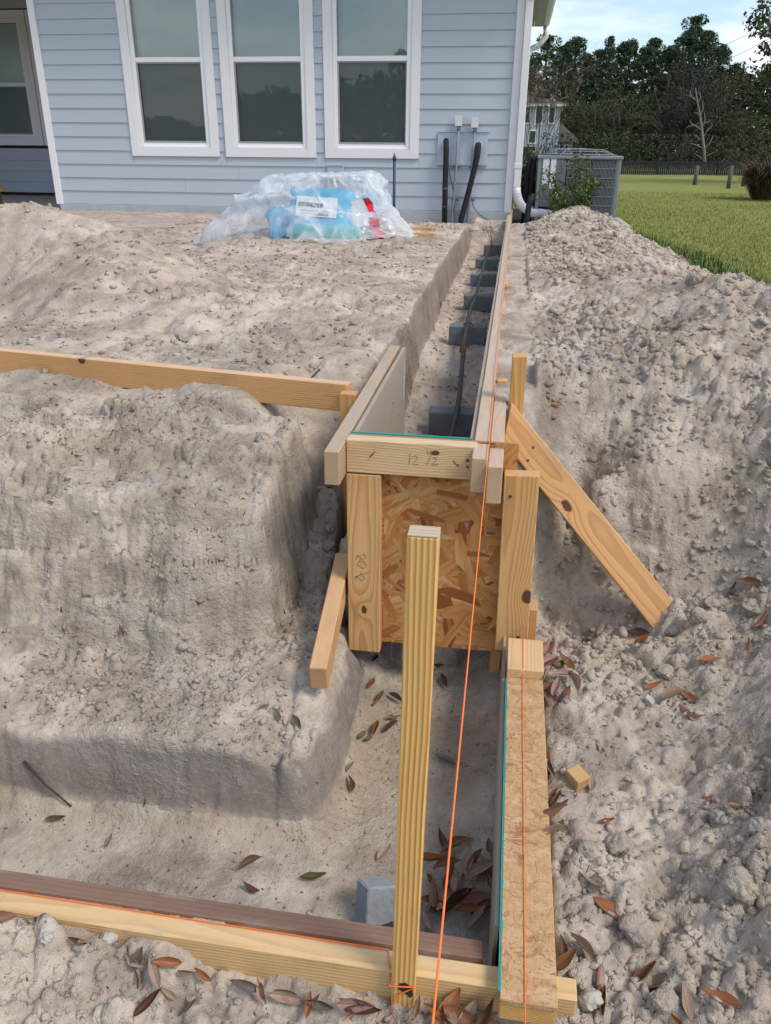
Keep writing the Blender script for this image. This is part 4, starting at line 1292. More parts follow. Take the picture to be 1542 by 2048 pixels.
LEAVES = [
 # trench floor
 (735, 1367, 28, 80, 'r', 'rust leaf standing upright on trench floor left of the stake, below the bulkhead'),
 (747, 1410, 18, 70, 'r', 'small rust leaf curled on trench floor left of the stake'),
 (750, 1462, 34, 85, 'r', 'bright rust leaf with pale tip on trench floor left of the stake'),
 (720, 1475, 30, 65, 'g', 'left one of two grey leaves side by side on trench floor'),
 (733, 1484, 26, 60, 'g', 'right one of two grey leaves side by side on trench floor'),
 (787, 1439, 30, 10, 'o', 'dark olive leaf touching the left side of the stake'),
 (783, 1458, 32, 50, 'd', 'red brown leaf under the olive leaf beside the stake'),
 (758, 1397, 28, 75, 'g', 'grey leaf above the small rust leaf on trench floor'),
 (790, 1400, 30, 150, 'g', 'thin grey leaf reaching behind the stake'),
 (888, 1366, 34, 110, 'd', 'dark red leaf on trench floor right of the stake'),
 (878, 1327, 26, 60, 'd', 'dark leaf in the shadow under the bulkhead right of stake'),
 (743, 1320, 28, 75, 'd', 'dark leaf in the shadow under the bulkhead left of stake'),
 (693, 1532, 26, 85, 'g', 'grey leaf at the foot of the trench wall'),
 (695, 1572, 34, 115, 'd', 'curled dark red leaf at the foot of the trench wall'),
 (888, 1525, 40, 160, 'g', 'long grey twig-like leaf right of the stake'),
 (770, 1711, 42, 62, 't', 'tan leaf on trench floor just left of stake near the block'),
 (883, 1684, 36, 115, 'd', 'dark brown leaf left of the taut string near the leaf pile'),
 (917, 1697, 62, 20, 'b', 'large brown leaf crossed by the taut string'),
 (982, 1700, 46, 95, 'g', 'grey tan leaf against the lower form lining'),
 (968, 1742, 44, 15, 't', 'flat tan leaf above the leaf pile at trench end'),
 (114, 1645, 42, 15, 'o', 'olive green leaf on the trench floor at far left'),
 (224, 1685, 32, 80, 'g', 'grey brown leaf on the trench floor at left'),
 (500, 1732, 56, 52, 'd', 'long dark brown twisted leaf on the front trench floor'),
 (502, 1782, 34, 160, 'd', 'dark red brown leaf beside the brown lining board'),
 (628, 1766, 48, 10, 'o', 'dark olive leaf on the front trench floor left of the block'),
 # bank
 (555, 1431, 26, 125, 'o', 'pale olive leaf on the ledge of left bank'),
 (594, 1449, 46, 125, 'o', 'dark olive leaf with green edge on the ledge of left bank'),
 (530, 1420, 24, 20, 't', 'pale tan leaf beside the olive leaves on the bank ledge'),
 (245, 1261, 20, 110, 'b', 'small brown leaf on the face of left bank'),
 (1108, 811, 28, 15, 'r', 'rust leaf on the sand beyond the right stake'),
 # front of the foreground board
 (23, 1840, 56, 12, 'b', 'brown leaf at the left edge in front of foreground board'),
 (189, 1835, 34, 170, 'b', 'dark brown leaf tucked under the foreground board at left'),
 (205, 1850, 46, 30, 't', 'tan brown leaf lying over a darker one under the foreground board'),
 (303, 1856, 44, 150, 't', 'tan leaf tucked against the foreground board left of the rust leaf'),
 (350, 1877, 50, 175, 'r', 'broad rust leaf left of centre in front of foreground board'),
 (397, 1875, 42, 5, 't', 'pale tan leaf between two rust leaves at foreground board'),
 (430, 1870, 48, 150, 'r', 'arched rust leaf against the foreground board'),
 (287, 1905, 60, 80, 'g', 'long grey brown leaf pointing up on the left foreground sand'),
 (313, 1949, 54, 125, 't', 'tan leaf with clear midrib on the left foreground sand'),
 (284, 1958, 30, 95, 'g', 'narrow grey leaf left of the tan leaf with midrib'),
 (334, 1984, 42, 155, 't', 'pale tan leaf right of the dark brown leaf in left foreground'),
 (299, 2003, 66, 62, 'd', 'large dark brown leaf at the bottom left foreground'),
 (380, 2012, 30, 65, 'b', 'small curled brown leaf on left foreground sand'),
 (513, 1898, 66, 170, 'g', 'large grey brown leaf against foreground board in the middle'),
 (500, 1912, 44, 155, 't', 'tan leaf under the large grey brown leaf at foreground board'),
 (541, 1920, 34, 110, 'r', 'small rust leaf below the large grey brown leaf'),
 (537, 1942, 50, 110, 't', 'narrow tan leaf below the small rust leaf'),
 (590, 1910, 72, 175, 't', 'long pale tan leaf lying along the foreground board'),
 (588, 1948, 64, 160, 'p', 'pinkish leaf below the long pale tan leaf'),
 (658, 1914, 54, 170, 'g', 'grey tan leaf against the foreground board left of stake'),
 (722, 1938, 66, 5, 'p', 'broad pinkish brown leaf left of the stake foot'),
 (708, 1990, 44, 155, 't', 'tan leaf under a dark leaf left of the stake foot'),
 (728, 1994, 58, 5, 'd', 'dark brown leaf with pale underside left of stake foot'),
 (616, 2012, 54, 95, 'r', 'pointed rust leaf standing in middle foreground'),
 (628, 2005, 44, 75, 't', 'tan leaf behind the pointed rust leaf in middle foreground'),
 (840, 1985, 34, 80, 'b', 'brown leaf just right of the stake foot'),
 (899, 1962, 78, 68, 'r', 'large rust leaf leaning up against foreground board right of string'),
 (916, 2008, 66, 165, 'b', 'broad brown leaf below the large leaning rust leaf'),
 (876, 2012, 58, 150, 'r', 'rust leaf crossed by taut string at bottom'),
 (890, 2040, 60, 110, 't', 'grey tan leaf at the bottom edge right of taut string'),
 (935, 2036, 62, 70, 't', 'tan leaf at the bottom edge in the middle of the leaf cluster'),
 (963, 2022, 70, 72, 'b', 'brown leaf at bottom left of strand board form'),
 (990, 2008, 60, 175, 'd', 'dark leaf tucked under the near end of strand board form'),
 (975, 1992, 44, 10, 'b', 'brown leaf under the foreground board beside strand board form'),
 # right of the lower form
 (1100, 1530, 50, 80, 'b', 'brown leaf against the right side of strand board form, upper one'),
 (1110, 1540, 46, 100, 't', 'tan leaf behind the brown leaf at right side of strand board form'),
 (1115, 1586, 52, 12, 't', 'pinkish tan leaf sticking out from right side of strand board form'),
 (1106, 1618, 44, 60, 'r', 'rust leaf against the right side of strand board form, below the tan one'),
 (1108, 1660, 36, 110, 't', 'tan leaf half under the right side of strand board form'),
 (1180, 1572, 36, 85, 't', 'brown tan leaf behind the pine offcut'),
 (1210, 1652, 38, 25, 'r', 'orange brown leaf right of the offcut'),
 (1256, 1670, 30, 35, 'g', 'faded leaf right of the orange brown leaf'),
 (1181, 1764, 66, 135, 't', 'long tan leaf over clods right of strand board form'),
 (1222, 1827, 62, 150, 'r', 'long rust leaf among clods right of strand board form'),
 (1125, 1900, 40, 100, 'd', 'dark brown leaf beside the strand board form near its near end'),
 (1136, 1920, 50, 40, 'b', 'brown leaf beside the stub of foreground board'),
 (1160, 1895, 62, 140, 't', 'tan brown leaf above the stub of foreground board'),
 (1178, 1915, 58, 120, 't', 'grey tan leaf right of the stub of foreground board'),
 (1187, 1962, 64, 100, 'p', 'pointed pinkish leaf at the end of foreground board stub'),
 (1211, 2012, 66, 85, 'r', 'rust leaf standing right of the pale rounded clod'),
 (1317, 1978, 76, 165, 'p', 'large pinkish leaf in bottom right foreground'),
 (1300, 1957, 60, 20, 'b', 'brown leaf under the large pinkish leaf'),
 (1364, 2008, 66, 95, 't', 'tan leaf pointing down right of the large pinkish leaf'),
 (1445, 2010, 72, 150, 'r', 'large rust leaf near the bottom right corner'),
 (1350, 2042, 44, 130, 'r', 'rust leaf cut by the bottom edge on the right'),
 (1346, 1399, 58, 35, 't', 'large pale tan leaf on right sand'),
 (1375, 1400, 40, 130, 'r', 'rust leaf touching the large pale tan leaf'),
 (1370, 1425, 48, 110, 'p', 'pinkish leaf below the large pale tan leaf'),
 (1391, 1440, 36, 150, 'b', 'brown leaf at the lower end of the four-leaf cluster on right'),
 (1306, 1374, 34, 20, 'r', 'rust leaf beside the broken pale lumps'),
 (1395, 1485, 26, 40, 'p', 'small pinkish leaf below the four-leaf cluster on right'),
 (1420, 1326, 40, 5, 'r', 'rust leaf on the clods above the four-leaf cluster'),
 (1528, 1246, 44, 20, 'r', 'rust leaf at the right edge on the slope'),
 (1503, 1296, 26, 60, 'b', 'brown leaf below the rust leaf at right edge'),
 (1197, 1308, 24, 50, 'o', 'small ochre leaf below the pit on right'),
 (1288, 1288, 36, 15, 'r', 'orange leaf at the foot of the slanting brace'),
 (1278, 1270, 40, 160, 'd', 'dark leaf above the orange leaf at foot of slanting brace'),
 (1420, 1606, 26, 160, 'r', 'small rust leaf near the upright grey clod'),
 (1470, 1622, 30, 5, 'r', 'thin red leaf right of the upright grey clod'),
 (1500, 1165, 46, 165, 'b', 'brown leaf on the slope near right edge'),
 (1470, 1185, 40, 30, 'g', 'grey leaf on the slope left of the brown one near right edge'),
]
for e in LEAVES:
    leaf(*e)
# two drifts in which nothing tells the leaves apart
for k in range(34):
    px, py = 850 + 140 * (1 - random.random() ** 1.6), random.uniform(1735, 1852)
    leaf(px, py, random.uniform(38, 62), random.uniform(0, 180), random.choice('dbbbttrp'), 'dry leaf in the pile at the near end of lower trench', 'leaf pile in lower trench', lift=.004 + .022 * random.random())
for k in range(13):
    px, py = random.uniform(1092, 1135), random.uniform(1292, 1402)
    leaf(px, py, random.uniform(34, 50), random.uniform(20, 120), random.choice('ptpbt'), 'dry leaf in the drift beside the upper block of lower form', 'leaf drift beside lower form', lift=.003 + .012 * random.random())

# rootlets, bark crumbs and dead grass lying about: nobody could count them
vs, fs = [], []
def crumb(x, y, L, w, a):
    z = hz(x, y) + .0015
    dx, dy = math.cos(a) * L / 2, math.sin(a) * L / 2
    nx_, ny_ = -math.sin(a) * w, math.cos(a) * w
    b = L * random.uniform(-.2, .2)
    z2 = hz(x + dx, y + dy) + .002; z1 = hz(x - dx, y - dy) + .002
    k = len(vs)
    vs.extend([(x - dx, y - dy, z1), (x - ny_ * b / L + nx_ * 1, y + ny_ * 1, z + w * 1.2 + .001), (x + dx, y + dy, z2), (x - nx_, y - ny_, z + .0005)])
    fs.append((k, k + 1, k + 2)); fs.append((k, k + 2, k + 3))
for n_, xr, yr, L0, L1 in ((700, (.17, 1.3), (.65, 2.2), .004, .016), (420, (-1.2, .04), (.99, 1.9), .003, .012), (500, (-1.6, -.42), (1.4, 2.35), .004, .016), (600, (-3.5, -.5), (2.4, 6), .008, .035),
                           (500, (-3.5, -.5), (5, 9.8), .015, .05), (450, (-.4, -.08), (2.1, 9), .006, .03), (500, (.1, 1.8), (2.2, 8), .008, .035), (200, (-1.2, .05), (.62, .85), .003, .010)):
    for _ in range(n_):
        L = random.uniform(L0, L1)
        crumb(random.uniform(*xr), random.uniform(*yr), L, L * random.uniform(.06, .2), random.uniform(0, 6.28))
o = link('soil_debris', np_mesh('soil_debris', vs, fs), plain('rootlets_and_bark', (.085, .062, .045), .9, .5, 30))
o['kind'] = 'stuff'
for (a, b, lab) in [((50, 1522), (145, 1612), 'thin dark root hanging on the cut face of the front trench'), ((640, 740), (610, 772), 'dry twig on the sand behind the long left board'), ((540, 728), (470, 724), 'dark stick lying behind the long left board')]:
    pa, pb = ground_at(*a), ground_at(*b)
    mid = (pa + pb) / 2 + Vector((.0, -.012, .006))
    o = MB().tube([pa + Vector((0, -.004, .003)), mid, pb + Vector((0, -.004, .003))], [.004, .003, .002], 6).done('twig', plain('twig_bark_' + str(a[0]), (.06, .048, .04), .9, .3, 60))
    tag(o, lab, 'twig')
# ------------------------------------------------------------------ the house
HY = 10.2
house = empty('house', (-3, HY, .4))
tag(house, 'grey blue lap sided house with three white trimmed windows', 'house')
def hpart(mb, name, mat, parent=None):
    o = mb.done(name, mat)
    par = parent or house
    o.parent = par
    o.matrix_basis = par_inv(par)
    return o
def par_inv(par):
    t = Vector((0, 0, 0))
    q = par
    while q is not None:
        t += q.location
        q = q.parent
    return Matrix.Translation(-t)
M_SIDING = plain('blue_grey_painted_siding', (.445, .492, .545), .55, .045, 1.2, .0006, 90, spec=.35)
M_TRIM = plain('white_trim_paint', (.78, .78, .79), .5, .04, 3, spec=.4)
M_VINYL = plain('white_vinyl', (.82, .82, .83), .35, .02, 3, spec=.5)
M_SLAB = plain('pale_painted_concrete', (.40, .42, .44), .9, .22, 9, .003, 60)
M_WALLB = plain('wall_sheathing', (.10, .11, .13), .9, .1)
M_SCREENF = plain('grey_screen_frame', (.33, .33, .36), .45, .05)
SIDE_Z0, SIDE_H = .508, .1553
XL, XR_ = -5.70, -.118
hpart(MB().box((-5.76, HY + .135, .36), (-.02, HY + .20, 4.3)), 'wall_core', M_WALLB)
hpart(MB().box((-5.74, HY - .012, -.1), (-.035, HY + .028, .505), .004), 'foundation', M_SLAB)
hpart(MB().box((-.095, HY + .21, -.1), (-.035, 22, .505)), 'foundation', M_SLAB)
def plank(x0, x1, z0, z1, y=HY, name='siding_plank', jit=0.0, mat=None, parent=None):
    # lap board: thick at its lower edge
    mb = MB()
    o_ = .019 + jit
    t_ = .006
    pts = [(x0, y + .028, z0), (x0, y + .028 - o_ - .009, z0), (x0, y + .028 - t_ - .009, z1 + .012), (x0, y + .028, z1 + .012)]
    mb.prism(pts, (x1 - x0, 0, 0))
    return hpart(mb, name, mat or M_SIDING, parent)
wins = [(-4.689, -3.574), (-3.492, -2.376), (-2.266, -1.150)]
WZ0 = 1.071
jr = random.Random(8)
joints = {0: [-3.02], 1: [-4.05, -1.9], 2: [-3.35], 3: [-2.02]}
for k in range(24):
    z0 = SIDE_Z0 + k * SIDE_H; z1 = z0 + SIDE_H
    if z1 <= WZ0 + .05:
        cuts = [XL] + joints.get(k, []) + [XR_]
        for a, b in zip(cuts[:-1], cuts[1:]):
            plank(a + (.0012 if a != XL else 0), b - (.0012 if b != XR_ else 0), z0, z1 - .0015)
    else:
        zz = max(z0, WZ0)
        for a, b in ((XL, wins[0][0]), (wins[0][1], wins[1][0]), (wins[1][1], wins[2][0]), (wins[2][1], XR_)):
            if z0 > 3.35:
                continue
            plank(a + .001, b - .001, z0, z1 - .0015)
        if z0 < WZ0:      # the row that the window trim stands on
            for a, b in wins:
                plank(a + .0005, b - .0005, z0, WZ0 - .013)
        if z0 > 3.35:
            plank(XL, XR_, z0, z1 - .0015)
for a, b, nm in ((-5.785, -5.700, 'corner_trim'), (-.118, -.033, 'corner_trim')):
    hpart(MB().box((a, HY - .016, .50), (b, HY + .06, 4.3), .002), nm, M_TRIM)
def glass_material(name, tint, refl):
    m = bpy.data.materials.new(name)
    m.use_nodes = True
    nt = m.node_tree
    nt.nodes.clear()
    n = N(nt)
    out = n.new('ShaderNodeOutputMaterial')
    gl = n.new('ShaderNodeBsdfGlossy', {'Color': (1, 1, 1, 1), 'Roughness': .012})
    wv = n.noise(n.coord('Object'), 1.6, 2)
    nt.links.new(n.bump(wv, .006, .35), gl.inputs['Normal'])
    tr = n.new('ShaderNodeBsdfTransparent', {'Color': (*tint, 1)})
    lw = n.new('ShaderNodeFresnel', {'IOR': 1.5})
    fac = n.m('MULTIPLY', lw.outputs[0], refl, clamp=True)
    mx = n.new('ShaderNodeMixShader', {0: fac, 1: tr.outputs[0], 2: gl.outputs[0]})
    nt.links.new(mx.outputs[0], out.inputs[0])
    return m
M_GLASS = glass_material('window_glass', (.80, .90, .87), 3.6)
M_BLIND = plain('white_roller_blind', (.70, .76, .72), .8, .04, 3)
M_DARKROOM = plain('dark_room', (.050, .060, .062), .9, .1)
def screen_material():
    m = bpy.data.materials.new('insect_screen')
    m.use_nodes = True
    nt = m.node_tree
    nt.nodes.clear()
    n = N(nt)
    out = n.new('ShaderNodeOutputMaterial')
    d = n.new('ShaderNodeBsdfDiffuse', {'Color': (.085, .098, .098, 1)})
    t = n.new('ShaderNodeBsdfTransparent')
    f = n.rng(n.noise(n.coord('Object'), 300, 2), .3, .7, .42, .56, smooth=False)
    mx = n.new('ShaderNodeMixShader', {0: f, 1: t.outputs[0], 2: d.outputs[0]})
    nt.links.new(mx.outputs[0], out.inputs[0])
    return m
M_SCREEN = screen_material()
def window(x0, x1, z0, z1, rail, y, parent, label, trim=M_TRIM, vinyl=M_VINYL):
    w = empty('window')
    w.parent = parent
    w.matrix_basis = par_inv(parent) @ Matrix.Translation(((x0 + x1) / 2, y, z0))
    w['label'] = label
    t = .105
    def wp(mb, nm, mt):
        o = mb.done(nm, mt)
        o.parent = w
        o.matrix_basis = Matrix.Translation((-(x0 + x1) / 2, -y, -z0))
        return o
    wp(MB().box((x0, y - .014, z0), (x0 + t, y + .03, z1), .0015), 'side_trim', trim)
    wp(MB().box((x1 - t, y - .014, z0), (x1, y + .03, z1), .0015), 'side_trim', trim)
    wp(MB().box((x0 + t + .0005, y - .013, z0), (x1 - t - .0005, y + .03, z0 + .098), .0015), 'bottom_trim', trim)
    wp(MB().box((x0 + t + .0005, y - .013, z1 - .105), (x1 - t - .0005, y + .03, z1), .0015), 'head_trim', trim)
    a, b, lo, hi = x0 + t + .001, x1 - t - .001, z0 + .099, z1 - .106
    v = .052
    wp(MB().box((a, y + .002, lo), (a + v, y + .06, hi), .002), 'frame', vinyl)
    wp(MB().box((b - v, y + .002, lo), (b, y + .06, hi), .002), 'frame', vinyl)
    wp(MB().prism([(a + v, y - .012, lo), (a + v, y - .010, lo + .012), (a + v, y + .012, lo + .028), (a + v, y + .012, lo + .05), (a + v, y + .06, lo + .05), (a + v, y + .06, lo)], (b - a - 2 * v, 0, 0)), 'sill', vinyl)
    wp(MB().box((a + v, y + .010, rail), (b - v, y + .058, rail + .052), .002), 'meeting_rail', vinyl)
    wp(MB().box((a + v, y + .002, hi - .05), (b - v, y + .06, hi), .002), 'frame', vinyl)
    # grey frame of the insect screen in the lower half
    s0, s1, sz0, sz1 = a + v + .002, b - v - .002, lo + .051, rail - .002
    sf = MB()
    sf.box((s0, y + .020, sz0), (s0 + .016, y + .030, sz1)); sf.box((s1 - .012, y + .020, sz0), (s1, y + .030, sz1))
    sf.box((s0 + .016, y + .020, sz0), (s1 - .012, y + .030, sz0 + .022)); sf.box((s0 + .016, y + .020, sz1 - .012), (s1 - .012, y + .030, sz1))
    wp(sf, 'screen_frame', M_SCREENF)
    wp(MB().poly([(s0 + .016, y + .025, sz0 + .022), (s1 - .012, y + .025, sz0 + .022), (s1 - .012, y + .025, sz1 - .012), (s0 + .016, y + .025, sz1 - .012)]), 'insect_screen', M_SCREEN)
    wp(MB().poly([(a + v, y + .045, lo + .05), (b - v, y + .045, lo + .05), (b - v, y + .045, rail), (a + v, y + .045, rail)]), 'lower_pane', M_GLASS)
    wp(MB().poly([(a + v, y + .032, rail + .052), (b - v, y + .032, rail + .052), (b - v, y + .032, hi - .05), (a + v, y + .032, hi - .05)]), 'upper_pane', M_GLASS)
    wp(MB().box((a + v, y + .11, lo), (b - v, y + .114, hi - .05)), 'blind', M_BLIND)
    wp(MB().box((a + v - .01, y + .12, lo), (b - v + .01, y + .125, hi)), 'room_darkness', M_DARKROOM)
    return w
for (a, b), nm in zip(wins, ('leftmost of the three white windows', 'middle of the three white windows', 'rightmost of the three white windows')):
    window(a, b, WZ0, 3.16, 2.078, HY, house, nm)
hpart(MB().box((-5.70, HY - .03, 4.3), (-.03, HY + .1, 4.5)), 'frieze', M_TRIM)
# recessed porch wall at the left
PY = 12.6
M_PSLAB = plain('porch_concrete', (.36, .34, .32), .9, .15, 6, .002, 50)
hpart(MB().box((-10.5, PY + .135, .3), (-5.77, PY + .2, 4.3)), 'porch_wall_core', M_WALLB)
hpart(MB().box((-10.5, HY + .06, -.1), (-5.79, PY + .03, .455), .004), 'porch_slab', M_PSLAB)
hpart(MB().box((-5.79, HY + .061, .455), (-5.70, PY + .03, 4.3)), 'porch_return_wall', M_SIDING)
hpart(MB().box((-10.5, HY - .2, 3.35), (-5.80, PY + .03, 3.42)), 'porch_ceiling', M_TRIM)
hpart(MB().box((-10.5, HY - .2, 3.42), (-5.80, HY + .05, 4.3)), 'unseen_porch_beam', M_TRIM)
hpart(MB().box((-10.5, HY - .2, 2.82), (-5.80, HY - .02, 3.35)), 'unseen_porch_beam', M_TRIM)  # lower part added out of view, hung low to darken the porch
hpart(MB().box((-8.9, HY - .1, .3), (-8.7, PY, 3.3)), 'added_porch_side_wall', M_SIDING)  # unseen wall, added to keep side light out of the porch
for k in range(5):
    z0 = .50 + k * SIDE_H
    if z0 < 1.12:
        plank(-10.4, -5.80, z0, min(z0 + SIDE_H, 1.16) - .0015, PY)
for k in range(8):
    z0 = 2.98 + k * SIDE_H
    if z0 < 3.3:
        plank(-10.4, -5.80, z0, z0 + SIDE_H - .0015, PY)
hpart(MB().box((-10.4, PY - .010, 1.171), (-5.80, PY + .03, 1.172 + .0)), 'flashing', M_TRIM)
pw = [(-8.22, -7.20), (-7.20, -6.18), (-6.18, -5.80)]
for (a, b), nm in zip(((-8.28, -7.215), (-7.205, -6.14)), ('left porch window in the shade', 'porch window beside the white corner trim')):
    window(a, b, 1.175, 2.96, 1.98, PY, house, nm)
# side of the house, its eave, gutter and spout
hpart(MB().box((-.10, HY + .061, .505), (-.034, 22, 4.3)), 'side_wall', M_SIDING)
M_SOFFIT = plain('soffit_vinyl', (.42, .42, .43), .6, .05, 3)
M_GUTTER = plain('white_gutter', (.70, .71, .73), .4, .04, 3)
SZ = 3.10
hpart(MB().box((-.033, HY - .35, SZ), (.12, 16.2, SZ + .02)), 'soffit_panel', M_SOFFIT)
hpart(MB().box((.123, HY - .35, SZ + .001), (.275, 16.2, SZ + .021)), 'soffit_panel', M_SOFFIT)
gmb = MB()
gmb.prism([(.277, HY - .4, SZ - .01), (.345, HY - .4, SZ - .01), (.385, HY - .4, SZ + .06), (.395, HY - .4, SZ + .12), (.277, HY - .4, SZ + .12)], (0, 6.65, 0))
hpart(gmb, 'gutter', M_GUTTER)
hpart(MB().prism([(-6, HY - .45, SZ + .10), (.40, HY - .45, SZ + .125), (.40, HY - .45, SZ + .16), (-3, HY - .45, SZ + 1.9), (-6, HY - .45, SZ + 1.9)], (0, 6.75, 0)), 'roof', plain('grey_shingles', (.10, .10, .105), .9, .3, 20, .01, 40))
# far elbow of the gutter
hpart(MB().tube([(.33, 16.05, SZ - .01), (.33, 16.05, SZ - .16), (.22, 16.05, SZ - .30), (.06, 16.05, SZ - .36), (.02, 16.05, SZ - .5), (.02, 16.05, .6)], .05, 8), 'far_downspout', M_GUTTER)
ds = MB()
ds.box((-.030, HY - .085, .78), (.052, HY - .02, SZ + .2), .006)
dso = hpart(ds, 'downspout', M_GUTTER)
for zz in (2.62, .98):
    hpart(MB().box((-.034, HY - .090, zz), (.056, HY - .016, zz + .055), .004), 'downspout_band', M_GUTTER)
el = MB()
ring_pts = []
for k in range(9):
    a = k / 8 * math.pi / 2
    ring_pts.append((.011 + .20 * (1 - math.cos(a)), HY - .052, .78 - .26 * math.sin(a) - .02 * (k == 8)))
ring_pts += [(.32, HY - .06, .505), (.60, HY - .10, .47)]
el.tube(ring_pts, [.047] * len(ring_pts), 10)
for k in range(2, len(ring_pts)):
    a, b = Vector(ring_pts[k - 1]), Vector(ring_pts[k])
    for q_ in (.25, .75):
        c = a + (b - a) * q_; d = (b - a).normalized()
        el.tube([c - d * .006, c + d * .006], .051, 10)
hpart(el, 'downspout_elbow', M_GUTTER)
# plate, outlet, meter boxes
M_PLATE = plain('painted_mounting_plate', (.44, .50, .58), .5, .04, 4)
hpart(MB().box((-.930, HY - .022, 1.005), (-.350, HY + .0, 1.355), .003), 'mounting_plate', M_PLATE)
hpart(MB().box((-.925, HY - .034, 1.355), (-.345, HY + .0, 1.368), .002), 'plate_flashing', M_PLATE)
hpart(MB().box((-2.245, HY - .024, .60), (-2.045, HY + .0, .985), .003), 'outlet_plate', M_PLATE)
hpart(MB().box((-2.245, HY - .036, .985), (-2.045, HY + .0, .998), .002), 'outlet_flashing', M_PLATE)
hpart(MB().box((-2.205, HY - .034, .80), (-2.100, HY - .0245, .925), .006), 'rusty_outlet_cover', plain('rust_stained_cover', (.40, .28, .14), .7, .5, 18))
M_COND = plain('grey_conduit', (.20, .24, .29), .5, .1, 9)
M_BOXW = plain('white_electrical_box', (.62, .63, .63), .5, .12, 12)
for (x, zt, sx, lab) in ((-.692, 1.523, -.035, 'left white electrical box with grey conduit on the house wall'), (-.507, 1.508, -.03, 'right white electrical box with grey conduit on the house wall')):
    root = empty('electrical_box', (x, HY - .02, .38))
    MB().box((-.038, -.075, zt - .105 - .38), (.038, -.012, zt - .38), .006).done('box', M_BOXW, root)
    MB().box((-.041, -.079, zt - .105 - .38), (.041, -.0755, zt - .378), .001).done('cover', M_BOXW, root)
    MB().tube([(0, -.04, zt - .105 - .38), (sx * .3, -.04, .55), (sx, -.04, .02), (sx, -.04, -.1)], .016, 10).done('conduit', M_COND, root)
    MB().tube([(0, -.04, zt - .145 - .38), (0, -.04, zt - .105 - .38)], .023, 10).done('conduit_connector', M_COND, root)
    for zz in (.98, .62):
        MB().box((-.03 + sx * .5, -.028, zz - .38), (.05 + sx * .5, -.014, zz - .355)).done('conduit_strap', M_SCREW, root)
    tag(root, lab, 'electrical box')
M_FOAM = plain('black_pipe_insulation', (.012, .014, .020), .75, .3, 14, .002, 60)
for pts, lab in (([(-.835, HY + .0, 1.235), (-.832, HY - .045, 1.262), (-.826, HY - .085, 1.235), (-.822, HY - .09, 1.14), (-.820, HY - .09, .8), (-.810, HY - .09, .25)], 'black foam covered pipe dropping straight down the house wall'),
                 ([(-.470, HY + .0, 1.215), (-.458, HY - .045, 1.225), (-.455, HY - .085, 1.195), (-.462, HY - .09, 1.10), (-.53, HY - .09, .78), (-.615, HY - .09, .42), (-.64, HY - .09, .25)], 'black foam covered pipe slanting down the house wall')):
    root = empty('insulated_pipe', (pts[-1][0], HY, .3))
    MB().tube([Vector(p_) - root.location for p_ in pts], .033, 12).done('foam_sleeve', M_FOAM, root)
    for zz in (.55, .75) if pts[0][0] < -.6 else (1.04,):
        c = min(pts, key=lambda t: abs(t[2] - zz))
        MB().tube([(c[0] - root.location.x, -.09, zz - .3), (c[0] - root.location.x, -.09, zz - .288)], .0345, 12).done('tape_band', M_SCREW, root) if pts[0][0] < -.6 else None
    MB().tube([(pts[0][0], HY - .0225, pts[0][2]), (pts[0][0], HY - .030, pts[0][2])], .055, 14).done('wall_collar', M_BOXW, root).matrix_basis = Matrix.Translation(-root.location)
    tag(root, lab, 'pipe')
M_WIRE = plain('grey_cable', (.10, .11, .12), .6, .2)
for pts, lab in (([(-.80, HY - .06, 1.08), (-.77, HY - .05, .90), (-.72, HY - .05, .72), (-.69, HY - .06, .62), (-.705, HY - .08, .52), (-.60, HY - .1, .42), (-.5, HY - .14, .36)], 'thin cable hanging between conduit and black pipe'),
                 ([(-.52, HY - .05, .70), (-.48, HY - .05, .56), (-.40, HY - .07, .47), (-.27, HY - .09, .41), (-.12, HY - .1, .385), (-.04, HY - .1, .39)], 'thin cable drooping across the foundation to the corner')):
    tag(MB().tube(pts, .006, 6).done('cable', M_WIRE), lab, 'cable')
rod = MB().tube([(-1.398, HY - .25, .1), (-1.403, HY - .24, 1.08)], .016, 10).done('blue_steel_pipe', plain('dark_blue_paint', (.030, .045, .105), .5, .2, 30))
MB().tube([(-1.403, HY - .24, 1.08), (-1.403, HY - .24, 1.13)], .011, 8).done('threaded_tip', M_SCREW, rod)
MB().tube([(-1.403, HY - .24, 1.055), (-1.403, HY - .24, 1.095)], .022, 8).done('pipe_collar', rod.data.materials[0], rod)
tag(rod, 'dark blue steel pipe standing upright in the sand before the house', 'pipe')

# ------------------------------------------------------------------ plastic covered bags
def pillow(name, size, mat, seed, n=22, puff=.35):
    """filled bag: puffed rectangle with creased ends"""
    sx, sy, sz = size
    rg = random.Random(seed)
    vs, fs = [], []
    for side in (1, -1):
        for i in range(n + 1):
            for j in range(n + 1):
                u = i / n * 2 - 1; v = j / n * 2 - 1
                e = (1 - abs(u) ** 5) * (1 - abs(v) ** 5)
                h = max(0, e) ** puff
                w = float(fbm(np.array([u * 3 + seed]), np.array([v * 3.0 + side]), 3, seed)[0]) * .12
                vs.append((u * sx / 2 * (1 - .04 * (1 - abs(v))), v * sy / 2 * (1 - .05 * (1 - abs(u))), side * sz / 2 * h * (1 + w)))
    m_ = (n + 1) ** 2
    for s_ in range(2):
        for i in range(n):
            for j in range(n):
                a = s_ * m_ + i * (n + 1) + j
                f = (a, a + n + 1, a + n + 2, a + 1)
                fs.append(f if s_ == 0 else f[::-1])
    return link(name, np_mesh(name, vs, fs, smooth=True), mat)
M_BAG = plain('blue_bag_paper', (.085, .430, .640), .45, .10, 5, .002, 30)
M_BAG_W = plain('white_bag_print', (.72, .74, .74), .5, .08, 20)
M_BAG_T = plain('dark_bag_print', (.08, .09, .12), .6, .2)
